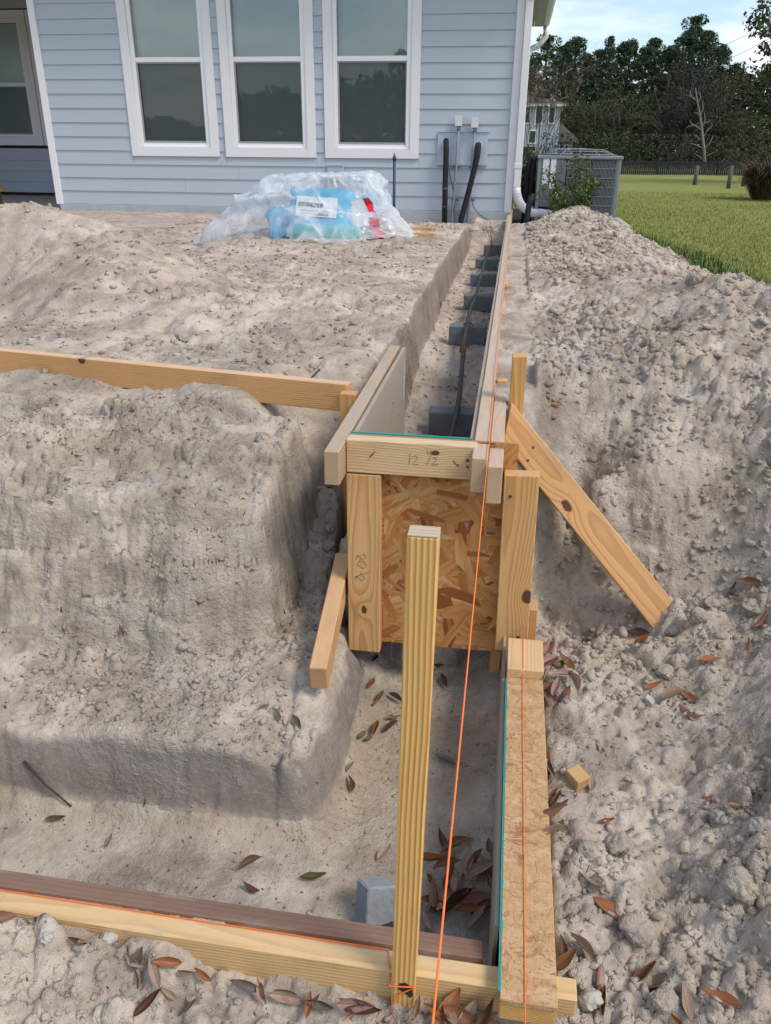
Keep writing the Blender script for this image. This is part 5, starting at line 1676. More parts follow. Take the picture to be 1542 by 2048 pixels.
M_TEALB = plain('teal_bag_paper', (.10, .43, .44), .5, .1, 6)
bag = pillow('cement_bag', (.60, .46, .22), M_BAG, 3)
bag.location = (-1.68, 7.36, .645); bag.rotation_euler = (R(68), R(3), R(3))
tag(bag, 'blue bag with white printed panel standing upright under clear plastic', 'bag')
def on_bag(u, v, w, h, mat, nm, off=.004):
    mb = MB()
    nn = 6
    for i in range(nn):
        for j in range(2):
            pass
    g = []
    for i in range(nn + 1):
        row = []
        for j in range(3):
            x = u + w * i / nn; y = v + h * j / 2
            uu, vv = x / .30, y / .23
            z = .11 * max(0, (1 - min(1, abs(uu)) ** 5) * (1 - min(1, abs(vv)) ** 5)) ** .35 + off
            row.append(mb.bm.verts.new((x, y, z)))
        g.append(row)
    for i in range(nn):
        for j in range(2):
            mb.bm.faces.new((g[i][j], g[i + 1][j], g[i + 1][j + 1], g[i][j + 1]))
    return mb.done(nm, mat, bag)
on_bag(-.21, -.06, .36, .17, M_BAG_W, 'white_panel', .013)
for k, (u, w_) in enumerate(((-.19, .03), (-.155, .022), (-.125, .03), (-.09, .025), (-.06, .03), (-.025, .018), (.0, .026))):
    on_bag(u, .022 + .004 * math.sin(k), w_, .034, M_BAG_T, 'printed_letter', .017)
for vv in (-.015, -.035, -.048):
    on_bag(-.18, vv, .26, .006, M_BAG_T, 'printed_line', .017)
b2 = pillow('cement_bag', (.55, .42, .17), M_BAG, 5)
b2.location = (-1.95, 7.55, .56); b2.rotation_euler = (R(30), R(-8), R(20))
tag(b2, 'blue bag slumped under the plastic left of the upright one', 'bag')
b3 = pillow('cement_bag', (.62, .42, .17), M_TEALB, 6)
b3.location = (-1.62, 7.35, .50); b3.rotation_euler = (R(4), R(3), R(-8))
tag(b3, 'teal bag lying lowest in the plastic covered stack', 'bag')
b4 = pillow('cement_bag', (.30, .42, .30), M_BAG, 8)
b4.location = (-1.40, 7.5, .64); b4.rotation_euler = (R(75), R(80), R(0))
tag(b4, 'blue and white bag seen end on at right of the covered stack', 'bag')
MB().box((-.12, -.13, .10), (.10, .10, .16)).done('white_print_block', M_BAG_W, b4)
mb = MB()
rg = random.Random(4)
for (a, b, w_) in (((-1.23, 7.12, .80), (-1.10, 6.98, .52), .035), ((-1.16, 7.02, .62), (-1.05, 6.92, .44), .05), ((-1.0, 6.95, .52), (-.96, 6.90, .43), .03), ((-1.2, 7.02, .5), (-1.08, 6.95, .45), .05)):
    a = Vector(a); b = Vector(b)
    prev = None
    for k in range(7):
        c = a + (b - a) * k / 6 + Vector((rg.uniform(-.015, .015), rg.uniform(-.02, .02), 0))
        ww = w_ * rg.uniform(.5, 1.1)
        cur = (mb.bm.verts.new(c + Vector((-ww, rg.uniform(-.015, .015), 0))), mb.bm.verts.new(c + Vector((ww, rg.uniform(-.015, .015), ww * .3))))
        if prev:
            mb.bm.faces.new((prev[0], prev[1], cur[1], cur[0]))
        prev = cur
o = mb.done('red_bag', plain('red_printed_plastic', (.66, .030, .055), .4, .2, 12))
o.location = (0, -.01, .0)
sm = o.modifiers.new('thickness', 'SOLIDIFY'); sm.thickness = .004
tag(o, 'crumpled red printed bag at right end of plastic', 'bag')
o = MB().box((-1.24, 6.80, .42), (-1.02, 6.95, .49), .008).done('black_box', plain('black_plastic', (.02, .02, .024), .5, .2))
tag(o, 'small black box under the right edge of the plastic', 'box')

def plastic_material():
    m = bpy.data.materials.new('clear_plastic_sheet')
    m.use_nodes = True
    nt = m.node_tree
    nt.nodes.clear()
    n = N(nt)
    out = n.new('ShaderNodeOutputMaterial')
    co = n.coord('Object')
    milky = n.new('ShaderNodeBsdfPrincipled', {'Base Color': (.86, .89, .92, 1), 'Roughness': .16, 'Specular IOR Level': .9})
    tl = n.new('ShaderNodeBsdfTranslucent', {'Color': (.86, .89, .93, 1)})
    mk = n.new('ShaderNodeMixShader', {0: .35, 1: milky.outputs[0], 2: tl.outputs[0]})
    tr = n.new('ShaderNodeBsdfTransparent', {'Color': (.96, .98, 1, 1)})
    lw = n.new('ShaderNodeLayerWeight', {'Blend': .42})
    cr = n.noise(n.scale(co, (4, 4, 4)), 1.0, 3, .55, 1.0)
    bmp = n.bump(cr, .03, .8)
    for s_ in (milky, tl):
        nt.links.new(bmp, s_.inputs['Normal'])
    f = n.m('ADD', n.m('MULTIPLY', lw.outputs['Facing'], .75), n.rng(cr, .42, .66, .10, .50), clamp=True)
    mx = n.new('ShaderNodeMixShader', {0: f, 1: tr.outputs[0], 2: mk.outputs[0]})
    nt.links.new(mx.outputs[0], out.inputs[0])
    return m
# the sheet lies over the bags and trails off to the left
nu, nv = 150, 100
U, V = np.meshgrid(np.linspace(0, 1, nu), np.linspace(0, 1, nv))
PXs = -2.68 + 1.90 * U
PYs = 6.72 + 1.35 * V
def bump2(cx, cy, rx, ry, h, p=4):
    d = (np.abs((PXs - cx) / rx) ** p + np.abs((PYs - cy) / ry) ** p) ** (1 / p)
    return h * np.clip(1.30 - d, 0, 1.0 / 3.3) * 3.3
dome = np.maximum.reduce([bump2(-1.70, 7.50, .50, .42, .62), bump2(-1.84, 7.52, .40, .40, .60, 3), bump2(-2.05, 7.25, .38, .36, .44, 2.5), bump2(-2.42, 7.02, .28, .22, .19, 2), bump2(-1.55, 7.2, .55, .36, .26, 3), bump2(-2.0, 7.0, .5, .26, .16, 2)])
k = np.ones(5) / 5
for _ in range(4):
    dome = np.apply_along_axis(lambda r_: np.convolve(np.pad(r_, 2, 'edge'), k, 'valid'), 1, dome)
    dome = np.apply_along_axis(lambda r_: np.convolve(np.pad(r_, 2, 'edge'), k, 'valid'), 0, dome)
wr = (.5 - np.abs(fbm(PXs * 8 + 2 * PYs, PYs * 6 + dome * 7, 4, 401))) * .075 + fbm(PXs * 16, PYs * 16 + dome * 12, 2, 411) * .022 + (.5 - np.abs(fbm(PXs * 9 - PYs * 4, dome * 9, 2, 421))) * .07
edge = fbm(U * 5, V * 5, 3, 431) * .28
mask = sstep(.02, .10, np.minimum.reduce([U + edge * .3, 1 - U + edge * .12, V + edge * .5, 1 - V + .1]))
gz = np.array([[hz(a, b) for a, b in zip(ra, rb)] for ra, rb in zip(PXs, PYs)])
dome = dome * .76
Zs = gz + .012 + (dome + (.25 + .75 * np.clip(dome / .3, 0, 1)) * wr * .55) * mask
Xs = PXs + fbm(PYs * 6, dome * 9 + PXs * 3, 3, 441) * .09; Ys = PYs + fbm(PXs * 6, dome * 9, 3, 451) * .08
Zs = np.maximum(Zs, gz + .006)
idx = np.arange(nu * nv).reshape(nv, nu)
q = np.stack([idx[:-1, :-1], idx[:-1, 1:], idx[1:, 1:], idx[1:, :-1]], -1).reshape(-1, 4)
keep = (mask[:-1, :-1] > .02).ravel()
o = link('plastic_sheet', np_mesh('plastic_sheet', np.stack([Xs, Ys, Zs], -1).reshape(-1, 3), q[keep], smooth=True), plastic_material())
tag(o, 'crumpled clear plastic sheet draped over blue bags', 'plastic sheet')
# timber scraps by the bags
for (x, y, z, L, w_, h_, rz, lab) in ((-.86, 7.78, .50, .34, .09, .05, .05, 'wood block behind, half sunk in sand right of plastic'), (-.80, 7.30, .475, .26, .05, .085, -.03, 'orange wood block in front, right of plastic')):
    o = board('wood_block', (x - L / 2, y, z), (x + L / 2, y, z), w_, h_, M_PINE)
    o.rotation_euler[2] += rz
    tag(o, lab, 'wood block')
# cardboard box by the porch
cb = empty('cardboard_box', (-7.02, 10.55, .455))
M_CARD = plain('brown_cardboard', (.235, .125, .062), .85, .18, 8)
MB().box((-.17, -.14, 0), (.17, .14, .24), .004).done('carton', M_CARD, cb)
MB().prism([(-.18, -.145, .243), (-.02, -.20, .20), (-.02, -.195, .195), (-.18, -.14, .237)], (.0, .29, 0)).done('flap', M_CARD, cb)
MB().prism([(.18, -.145, .243), (.27, -.15, .16), (.265, -.15, .156), (.175, -.14, .237)], (.0, .29, 0)).done('flap', M_CARD, cb)
tag(cb, 'brown cardboard box on the porch edge at far left', 'box')
# far wooden stake at the house corner
p = at(1021, 445, 'y', 9.72)
o = board('pine_stake', (p.x, 9.72, .2), (p.x, 9.72, .56), .03, .03, M_PINE, up=(0, -1, 0))
tag(o, 'short pine stake at the house end of the trench', 'stake')
# ------------------------------------------------------------------ lawn
LX = axis([(-150, -12, 12), (-12, .6, .6), (.6, 3.4, .1), (3.4, 14, .5), (14, 180, 10)])
LY = axis([(-120, -3, 9), (-3, 4, .25), (4, 12, .1), (12, 36, 1.0), (36, 240, 12)])
A, B = np.meshgrid(LX, LY)
LAWN_Z = .33
xb = np.interp(B, [-3, 3.0, 4.0, 5.0, 6.2, 7.2, 8.5, 10.3], [3.1, 3.0, 2.0, 1.45, 1.2, 1.05, .9, .75])
inside = (A < xb + .06) & (B > -2.1) & (B < 10.3) & (A > -9)
LZ = LAWN_Z + .02 * fbm(A * .8, B * .8, 3, 501) + np.where(B > 14, .0, 0)
# beds under the house and beside the sand are dug down, so that the sand lies over them
LZ = np.where(inside, -1.0, LZ)
LZ = np.where((A > -12) & (A < -.02) & (B >= 10.3) & (B < 22), -.05, LZ)
def lawn_material():
    m, nt, b = mat_new('mown_grass')
    n = N(nt)
    co = n.coord('Object')
    big = n.noise(co, .22, 4, .6); mid = n.noise(co, 2.4, 5, .65); fin = n.noise(n.scale(co, (40, 16, 10)), 1.0, 4, .7)
    c = n.ramp(fin, [(.28, (.105, .130, .028)), (.46, (.200, .225, .055)), (.60, (.280, .280, .088)), (.76, (.38, .345, .135))])
    c = n.mix(n.rng(mid, .35, .68, 0, .55), c, (.300, .285, .085))
    c = n.mix(n.rng(big, .45, .65, 0, .35), c, (.125, .160, .038))
    nt.links.new(c, b.inputs['Base Color'])
    b.inputs['Roughness'].default_value = .9
    b.inputs['Specular IOR Level'].default_value = .1
    nt.links.new(n.bump(fin, .03), b.inputs['Normal'])
    return m
idx = np.arange(A.size).reshape(A.shape)
q = np.stack([idx[:-1, :-1], idx[:-1, 1:], idx[1:, 1:], idx[1:, :-1]], -1).reshape(-1, 4)
lawn = link('lawn', np_mesh('lawn', np.stack([A, B, LZ], -1).reshape(-1, 3), q, smooth=True), lawn_material())
lawn['kind'] = 'structure'
def blade_material(name, cols):
    m, nt, b = mat_new(name)
    n = N(nt)
    isl = n.new('ShaderNodeNewGeometry').outputs['Random Per Island']
    c = n.ramp(isl, [(i / (len(cols) - 1), c_) for i, c_ in enumerate(cols)])
    nt.links.new(c, b.inputs['Base Color'])
    b.inputs['Roughness'].default_value = .6
    b.inputs['Specular IOR Level'].default_value = .2
    return m
def blades(name, P, h0, h1, w0, lean, mat):
    """P (n,3) roots; each blade a bent strip of 3 triangles"""
    n_ = len(P)
    h = RNG.uniform(h0, h1, n_)[:, None]; a = RNG.uniform(0, 6.283, n_)
    d = np.stack([np.cos(a), np.sin(a), 0 * a], -1); s_ = np.stack([-np.sin(a), np.cos(a), 0 * a], -1)
    ln = RNG.uniform(.1, lean, n_)[:, None]
    w = (w0 * RNG.uniform(.6, 1.3, n_))[:, None]
    upv = np.array([0, 0, 1.0])
    v0 = P - s_ * w; v1 = P + s_ * w
    m0 = P + upv * h * .6 + d * h * ln * .35
    v2 = m0 + s_ * w * .8; v3 = m0 - s_ * w * .8
    v4 = P + upv * h * (1 - ln * .3) + d * h * ln
    V_ = np.stack([v0, v1, v2, v3, v4], 1).reshape(-1, 3)
    k = np.arange(n_)[:, None] * 5
    F_ = np.concatenate([k + [0, 1, 2], k + [0, 2, 3], k + [3, 2, 4]], 1).reshape(-1, 3)
    o = link(name, np_mesh(name, V_, F_), mat)
    o['kind'] = 'stuff'
    return o
def on_lawn(x, y):
    return np.array([[a, b, LAWN_Z] for a, b in zip(x, y) if b > 10.3 or a > np.interp(b, [3, 4, 5, 6.2, 7.2, 8.5, 10.3], [3.0, 2.0, 1.45, 1.2, 1.05, .9, .75])
                     and (a > 4.1 or hz(a, b) < LAWN_Z + .01)])
n_ = 85000
yy = 4.6 + 15 * RNG.random(n_) ** 1.5
xx = 1.0 + (1.0 + yy * .32) * RNG.random(n_)
P = on_lawn(xx, yy)
GRASS = [(.090, .130, .024), (.16, .20, .040), (.23, .25, .060), (.30, .29, .092), (.38, .345, .135), (.18, .22, .050)]
blades('grass_blades', P, .018, .042, .0024, .9, blade_material('grass_blade', GRASS))
# longer green grass along the edge of the spoil
n_ = 9000
yy = RNG.uniform(4.6, 10.2, n_); xx = RNG.uniform(.8, 2.2, n_)
keep = np.array([LAWN_Z - .08 < hz(a, b) < LAWN_Z + .004 for a, b in zip(xx, yy)])
P = np.stack([xx[keep], yy[keep], np.full(keep.sum(), LAWN_Z - .01)], -1)
blades('edge_grass', P, .06, .13, .004, .8, blade_material('edge_grass_blade', [(.035, .075, .014), (.07, .13, .025), (.11, .17, .04), (.15, .18, .05)]))

# ------------------------------------------------------------------ cooling unit and what stands round it
ac = empty('air_conditioner', (.64, 10.75, .345))
tag(ac, 'grey outdoor cooling unit with louvred side and fan guard on top', 'air conditioner')
M_ACG = plain('grey_painted_steel', (.150, .168, .188), .45, .06, 6, spec=.4)
M_ACL = plain('light_grey_steel', (.22, .245, .27), .4, .06, 6, spec=.5)
M_FIN = plain('dark_condenser_coil', (.045, .048, .055), .7, .2, 30)
M_STICK = plain('white_sticker', (.66, .68, .72), .5, .1, 40)
AX0, AX1, AY0, AY1, AZ0, AZ1 = -.40, .54, -.45, .48, .06, .74
MB().box((AX0 + .05, AY0 + .05, AZ0), (AX1 - .05, AY1 - .05, AZ1)).done('condenser_coil', M_FIN, ac)
MB().box((AX0, AY0, AZ0 - .05), (AX1, AY1, AZ0), .006).done('base_pan', M_ACG, ac)
top = MB().box((AX0 - .015, AY0 - .015, AZ1), (AX1 + .015, AY1 + .015, AZ1 + .035), .006).done('top_rim', M_ACL, ac)
for x, y in ((AX0 + .02, AY0 + .02), (AX1 - .02, AY0 + .02), (AX1 - .02, AY1 - .02), (AX0 + .02, AY1 - .02)):
    MB().box((x - .02, y - .02, AZ0), (x + .02, y + .02, AZ1), .003).done('corner_post', M_ACL, ac)
MB().box((AX0 + .041, AY0 - .004, AZ0 + .16), (-.08, AY0 + .03, AZ1 - .002), .004).done('service_panel', M_ACG, ac)
MB().box((AX0 - .002, AY0 + .041, AZ0 + .05), (AX0 + .03, -.05, AZ1 - .002), .004).done('side_panel', M_ACG, ac)
MB().box((AX0 + .155, AY0 - .006, AZ0 + .16), (AX0 + .160, AY0 - .0035, AZ1 - .004)).done('panel_seam', M_FIN, ac)
for x0, x1, z0, z1 in ((-.345, -.275, .46, .745), (-.255, -.195, .42, .740), (-.185, -.125, .30, .40)):
    MB().box((x0, AY0 - .0075, z0), (x1, AY0 - .0045, z1)).done('sticker', M_STICK, ac)
lv = MB()
for k in range(38):
    x = -.06 + k * (AX1 - .045 + .06) / 37
    lv.box((x - .003, AY0 + .002, AZ0 + .01), (x + .003, AY0 + .010, AZ1 - .01))
for k in range(34):
    y = AY0 + .05 + k * (AY1 - AY0 - .1) / 33
    lv.box((AX1 - .010, y - .003, AZ0 + .01), (AX1 - .002, y + .003, AZ1 - .01))
g = lv.done('louvre_wires', M_ACL, ac); g['kind'] = 'stuff'
for k in range(7):
    z = AZ0 + .08 + k * .1
    MB().box((-.07, AY0 - .003, z - .004), (AX1 - .04, AY0 + .0015, z + .004)).done('cross_louvre', M_ACL, ac)
    MB().box((AX1 - .0015, AY0 + .04, z - .004), (AX1 + .003, AY1 - .04, z + .004)).done('cross_louvre', M_ACL, ac)
fg = MB()
cx, cy = (AX0 + AX1) / 2, (AY0 + AY1) / 2
for r_ in (.10, .18, .26, .34, .42):
    pts = [(cx + r_ * math.cos(a), cy + r_ * math.sin(a), AZ1 + .035 + .075 * (1 - (r_ / .45) ** 3)) for a in np.linspace(0, 6.2832, 33)]
    fg.tube(pts, .005, 5, cap=False)
for a in np.linspace(0, 6.2832, 13)[:-1]:
    fg.tube([(cx + .05 * math.cos(a), cy + .05 * math.sin(a), AZ1 + .11), (cx + .30 * math.cos(a), cy + .30 * math.sin(a), AZ1 + .10), (cx + .45 * math.cos(a), cy + .45 * math.sin(a), AZ1 + .037)], .005, 5)
fg.done('fan_guard', M_ACL, ac)
MB().tube([(cx, cy, AZ1 + .036), (cx, cy, AZ1 + .039)], .43, 28).done('fan_opening', M_FIN, ac)
for k, x in enumerate((AX0 - .06, AX0 - .12)):
    MB().tube([(x, AY0 + .12, -.05), (x, AY0 + .12, .6), (x + .02, AY0 + .12, .74), (AX0, AY0 + .12, .76)], .03, 8).done('black_line', M_FOAM, ac)
pad = MB().box((.22, 10.2, .25), (1.36, 11.4, .385), .01).done('concrete_pad', M_SLAB)
tag(pad, 'grey concrete pad under the cooling unit', 'pad')
o = MB().tube([(.135, 9.90, .25), (.150, 9.90, .45), (.165, 9.90, .62), (.190, 9.92, .70)], .034, 10).done('black_drain_pipe', M_FOAM)
tag(o, 'black pipe standing before the downspout elbow', 'pipe')
o = MB().box((-.02, 9.75, -.2), (1.4, 13.5, .335)).done('mulch_bed', plain('dark_mulch', (.018, .015, .013), .95, .5, 25, .02, 40))
o['kind'] = 'structure'

def quads(C, size, rng_, flat=0.0):
    """leaf faces at points C"""
    n_ = len(C)
    d1 = rng_.normal(0, 1, (n_, 3)); d1 /= np.linalg.norm(d1, axis=1)[:, None]
    d2 = rng_.normal(0, 1, (n_, 3)); d2 -= d1 * (d1 * d2).sum(1)[:, None]; d2 /= np.linalg.norm(d2, axis=1)[:, None]
    s_ = (size * rng_.uniform(.6, 1.4, n_))[:, None]
    V_ = np.stack([C - d1 * s_, C - d2 * s_ * .5, C + d1 * s_, C + d2 * s_ * .5], 1).reshape(-1, 3)
    return V_, np.arange(n_ * 4).reshape(-1, 4)
def foliage_material(name, cols, nscale=.6):
    m, nt, b = mat_new(name)
    n = N(nt)
    isl = n.new('ShaderNodeNewGeometry').outputs['Random Per Island']
    cl = n.noise(n.coord('Object'), nscale, 3, .6)
    f = n.m('ADD', n.m('MULTIPLY', isl, .55), n.m('MULTIPLY', n.rng(cl, .3, .7), .45), clamp=True)
    c = n.ramp(f, [(i / (len(cols) - 1), c_) for i, c_ in enumerate(cols)])
    nt.links.new(c, b.inputs['Base Color'])
    b.inputs['Roughness'].default_value = .6
    b.inputs['Specular IOR Level'].default_value = .2
    return m
M_BARK = plain('grey_bark', (.085, .070, .058), .9, .3, 6, .01, 20)
M_SHRUB = foliage_material('shrub_leaves', [(.025, .050, .010), (.055, .095, .018), (.11, .155, .030), (.20, .22, .055)], 5)
def shrub(name, loc, stems, label, seed, leaf=.028, nleaf=34):
    rg = random.Random(seed); ng = np.random.default_rng(seed)
    root = empty(name, loc)
    mb = MB()
    pts = []
    for (dx, dy, h) in stems:
        p0 = Vector((dx * .15, dy * .15, -.05)); p1 = Vector((dx * .6, dy * .6, h * .55)); p2 = Vector((dx, dy, h))
        mb.tube([p0, p1, p2], [.012, .009, .004], 6)
        for k in range(9):
            t = .28 + .72 * k / 8
            c = p0.lerp(p1, t * 2) if t < .5 else p1.lerp(p2, t * 2 - 1)
            tip = c + Vector((rg.gauss(0, .08), rg.gauss(0, .08), rg.uniform(.02, .10)))
            mb.tube([c, tip], .003, 4)
            pts.append(np.array(c.lerp(tip, .7)) + ng.normal(0, .036, (nleaf, 3)))
    mb.done('stems', M_BARK, root)
    V_, F_ = quads(np.concatenate(pts), leaf, ng)
    link('leaves', np_mesh('leaves', V_, F_), M_SHRUB, root)
    tag(root, label, 'shrub')
shrub('shrub', (.66, 9.95, .36), [(-.34, 0, .36), (-.26, .05, .58), (.0, .05, .70), (.16, 0, .64), (.26, 0, .46), (.1, -.1, .34), (-.18, -.08, .28)], 'leafy green shrub growing before the cooling unit', 3, .022, 24)
shrub('shrub', (.16, 11.2, .34), [(-.05, 0, .66), (.05, .1, .74), (.12, 0, .58), (-.08, -.05, .46), (.1, -.1, .40), (.0, .1, .6)], 'green shrub between downspout and cooling unit', 5, .026, 44)

# ------------------------------------------------------------------ trees
def crown_mesh(name, clumps, per, qs, seed, spread=.42):
    ng = np.random.default_rng(seed)
    Cs = []
    for (c, r_) in clumps:
        d = ng.normal(0, 1, (per, 3)); d /= np.linalg.norm(d, axis=1)[:, None]
        Cs.append(np.array(c) + d * (r_ * ng.uniform(.35, 1.0, per) ** spread)[:, None] * np.array([1, 1, .72]))
    V_, F_ = quads(np.concatenate(Cs), qs, ng)
    return np_mesh(name, V_, F_)
def pine_variant(seed):
    """unit-height pine (10 units): trunk, limbs, clumped crown"""
    rg = random.Random(seed)
    mb = MB()
    bend = rg.uniform(-.35, .35)
    tp = [Vector((bend * (z / 10) ** 2, 0, z)) for z in (0, 3, 6, 8.5, 9.8)]
    mb.tube(tp, [.20, .17, .12, .07, .02], 7)
    clumps = []
    for k in range(34):
        z = 2.2 + 7.6 * (k / 33) ** .85
        prof = 1.75 * (1 - ((z - 4.6) / 5.6) ** 2) if z > 4.6 else 1.75 * (.75 + .25 * z / 4.6)
        a = k * 2.4 + rg.uniform(-.4, .4)
        r_ = max(.1, prof) * rg.uniform(.45, 1.05)
        c = Vector((bend * (z / 10) ** 2 + r_ * math.cos(a), r_ * math.sin(a), z + rg.uniform(-.2, .3)))
        mb.tube([(bend * (z / 10) ** 2, 0, z - .35), c], [.045, .015], 4)
        clumps.append((c, rg.uniform(.38, .70)))
    clumps.append(((bend, 0, 9.75), .38))
    trunk = mb.done('trunk', M_BARK)
    crown = crown_mesh('crown', clumps, 330, .075, seed)
    tm = trunk.data
    bpy.data.objects.remove(trunk)
    return tm, crown
def broad_variant(seed, n=40, per=300, qs=.07):
    rg = random.Random(seed)
    mb = MB()
    mb.tube([(0, 0, 0), (.1, 0, 2), (0, .1, 4)], [.25, .2, .14], 7)
    clumps = []
    for k in range(n):
        u = rg.uniform(-1, 1); a = rg.uniform(0, 6.28); rr2 = rg.uniform(.55, 1) * math.sqrt(1 - u * u)
        c = Vector((2.4 * rr2 * math.cos(a), 2.4 * rr2 * math.sin(a), 5.4 + 3.9 * u))
        mb.tube([(0, 0, 3 + 2 * rg.random()), c * .6 + Vector((0, 0, 2)), c], [.07, .04, .015], 4)
        clumps.append((c, rg.uniform(.5, 1.0)))
    trunk = mb.done('trunk', M_BARK)
    tm = trunk.data
    bpy.data.objects.remove(trunk)
    return tm, crown_mesh('crown', clumps, per, qs, seed)
M_PINEN = foliage_material('pine_needles', [(.020, .036, .018), (.036, .062, .028), (.058, .090, .040), (.090, .125, .056)], .5)
M_BROADN = foliage_material('broad_leaves', [(.016, .028, .010), (.036, .056, .018), (.064, .084, .028), (.105, .118, .040)], .7)
M_GREYN = foliage_material('grey_brown_twigs', [(.022, .022, .018), (.042, .040, .030), (.070, .066, .050)], .7)
M_RUSTN = foliage_material('rusty_autumn_leaves', [(.020, .022, .008), (.055, .045, .015), (.100, .062, .022), (.050, .060, .018)], .7)
PV = [pine_variant(k) for k in (1, 2, 3, 4)]
BV = [broad_variant(k) for k in (11, 12)]
NEAR = broad_variant(21, 60, 190, .075)
def tree(name, x, y, z0, h, rx, var, cmat, label, cat='tree', group=None, rz=0.0):
    root = empty(name, (x, y, z0), rz)
    root.scale = (rx, rx, h / 10)
    t = link('trunk', var[0]); t.parent = root
    key = var[1].name + cmat.name
    me = CR.get(key)
    if me is None:
        me = var[1].copy(); me.materials.clear(); me.materials.append(cmat); CR[key] = me
    c = link('crown', me); c.parent = root
    tag(root, label, cat, group)
    return root
CR = {}
TY = 78.0
pines = [(1068, 118), (1095, 70), (1125, 92), (1152, 74), (1180, 108), (1196, 100), (1222, 74), (1246, 84), (1262, 80), (1290, 96), (1318, 78), (1345, 92), (1372, 62), (1396, 34), (1424, 62), (1448, 92), (1470, 128), (1500, 150), (1535, 140)]
names_ = ['first', 'second', 'third', 'fourth', 'fifth', 'sixth', 'seventh', 'eighth', 'ninth', 'tenth', 'eleventh', 'twelfth', 'thirteenth']
for k, (px, py) in enumerate(pines):
    yy = TY + (k * 37 % 11) - 4
    t = at(px, py, 'y', yy)
    h = t.z + .2
    if px == 1396:
        lab = 'tallest pine rising above the treeline on the right'
    elif px == 1222:
        lab = 'thin pine tip poking up left of middle of the treeline'
    elif k < 13:
        lab = names_[k] + ' pine from the left along the treeline'
    else:
        lab = ['pine right beside the tallest pine', 'second pine right of the tallest pine', 'third pine right of the tallest pine', 'fourth pine right of the tallest pine', 'fifth pine right of the tallest pine'][k - 14]
    tree('pine_tree', t.x, yy, -.2, h, .62 if px == 1222 else random.uniform(.95, 1.25), PV[k % 4], M_PINEN, lab, 'tree', 'pines of the treeline', rz=k * 1.3)
# second, lower row of broad trees in front of the pines
low = [(1140, 190, M_BROADN), (1195, 200, M_BROADN), (1250, 175, M_BROADN), (1300, 210, M_BROADN), (1345, 170, M_GREYN), (1388, 128, M_GREYN), (1425, 190, M_BROADN), (1462, 150, M_RUSTN), (1500, 220, M_BROADN)]
lows = ['dark broadleaf tree behind the neighbouring house corner', 'dark broadleaf tree second right of the neighbouring house', 'dark broadleaf tree below the low part of treeline', 'dark broadleaf tree left of the grey twiggy trees',
        'grey twiggy tree left of the taller grey one', 'taller grey twiggy tree behind the dead tree', 'dark green tree right behind the dead tree', 'rusty autumn tree near the right edge', 'dark green tree behind the fence posts']
for k, (px, py, m_) in enumerate(low):
    yy = 58 - k % 3 * 3
    t = at(px, py, 'y', yy)
    tree('broadleaf_tree', t.x, yy, -.3, (t.z + .3) * 1.05, .85, BV[k % 2], m_, lows[k], rz=k * 2.1)
# thicket below: reads as one mass
ng = np.random.default_rng(77)
n_ = 70000
xx = ng.uniform(-6, 46, n_); zz = ng.uniform(0, 1, n_) ** 1.2
hh = 4.6 + 2.4 * fbm(xx * .45, xx * 0, 4, 601)
C_ = np.stack([xx, 76 + ng.uniform(-4, 14, n_), zz * (hh + 2.2)], -1)
C2 = np.stack([ng.uniform(1, 30, 24000), 44 + ng.uniform(-3, 4, 24000), ng.uniform(0, 1, 24000) ** 1.5 * 1.9], -1)
V_, F_ = quads(np.concatenate([C_, C2]), np.concatenate([np.full(n_, .16), np.full(24000, .065)]), ng)
M_THICK = foliage_material('thicket_leaves', [(.012, .018, .010), (.020, .032, .015), (.034, .046, .021), (.052, .064, .030)], .3)
o = link('far_woods_undergrowth', np_mesh('far_woods_undergrowth', V_, F_), M_THICK)
o['kind'] = 'stuff'
# wood across the open ground behind the viewer: it shows only as the reflection in the windows
n_ = 15000
xx = ng.uniform(-60, 45, n_)
hh = 6.6 + 5.0 * fbm(xx * .10, xx * 0 + 3, 4, 611) + 2.2 * fbm(xx * .5, xx * 0, 3, 621)
C_ = np.stack([xx, -55 - ng.uniform(0, 7, n_), ng.uniform(0, 1, n_) ** .8 * hh], -1)
V_, F_ = quads(C_, .55, ng)
o = link('woods_behind_viewer', np_mesh('woods_behind_viewer', V_, F_), M_THICK)
o['kind'] = 'stuff'
# dead tree
M_DEAD = plain('bleached_dead_wood', (.19, .18, .165), .9, .2, 8)
def pt(px, py, y=35.0):
    return at(px, py, 'y', y)
mb = MB()
mb.tube([pt(1410, 345), pt(1408, 300), pt(1404, 262), pt(1400, 230), pt(1394, 200), pt(1391, 176)], [.065, .055, .048, .036, .028, .010], 7)
for ln in ([(1394, 202), (1384, 194), (1374, 190)], [(1404, 262), (1390, 250), (1376, 253), (1368, 261)], [(1408, 298), (1392, 290), (1378, 286)], [(1401, 236), (1406, 215), (1405, 200)], [(1406, 275), (1414, 262), (1418, 255)],
           [(1403, 250), (1412, 246), (1422, 240)], [(1408, 300), (1420, 285), (1426, 272)], [(1400, 232), (1394, 226), (1388, 226)], [(1409, 320), (1396, 312), (1388, 306)], [(1409, 315), (1420, 308), (1428, 305)], [(1404, 258), (1410, 240), (1409, 224)], [(1396, 208), (1401, 194), (1399, 184)], [(1388, 252), (1382, 246), (1380, 240)], [(1406, 282), (1396, 276), (1390, 268)], [(1418, 258), (1424, 252), (1423, 246)], [(1385, 195), (1380, 186), (1381, 180)]):
    mb.tube([pt(*q_) for q_ in ln], [.026, .018, .007] if len(ln) == 3 else [.028, .022, .016, .007], 5)
o = mb.done('dead_tree', M_DEAD)
tag(o, 'bare bleached dead tree before the dark woods', 'tree')
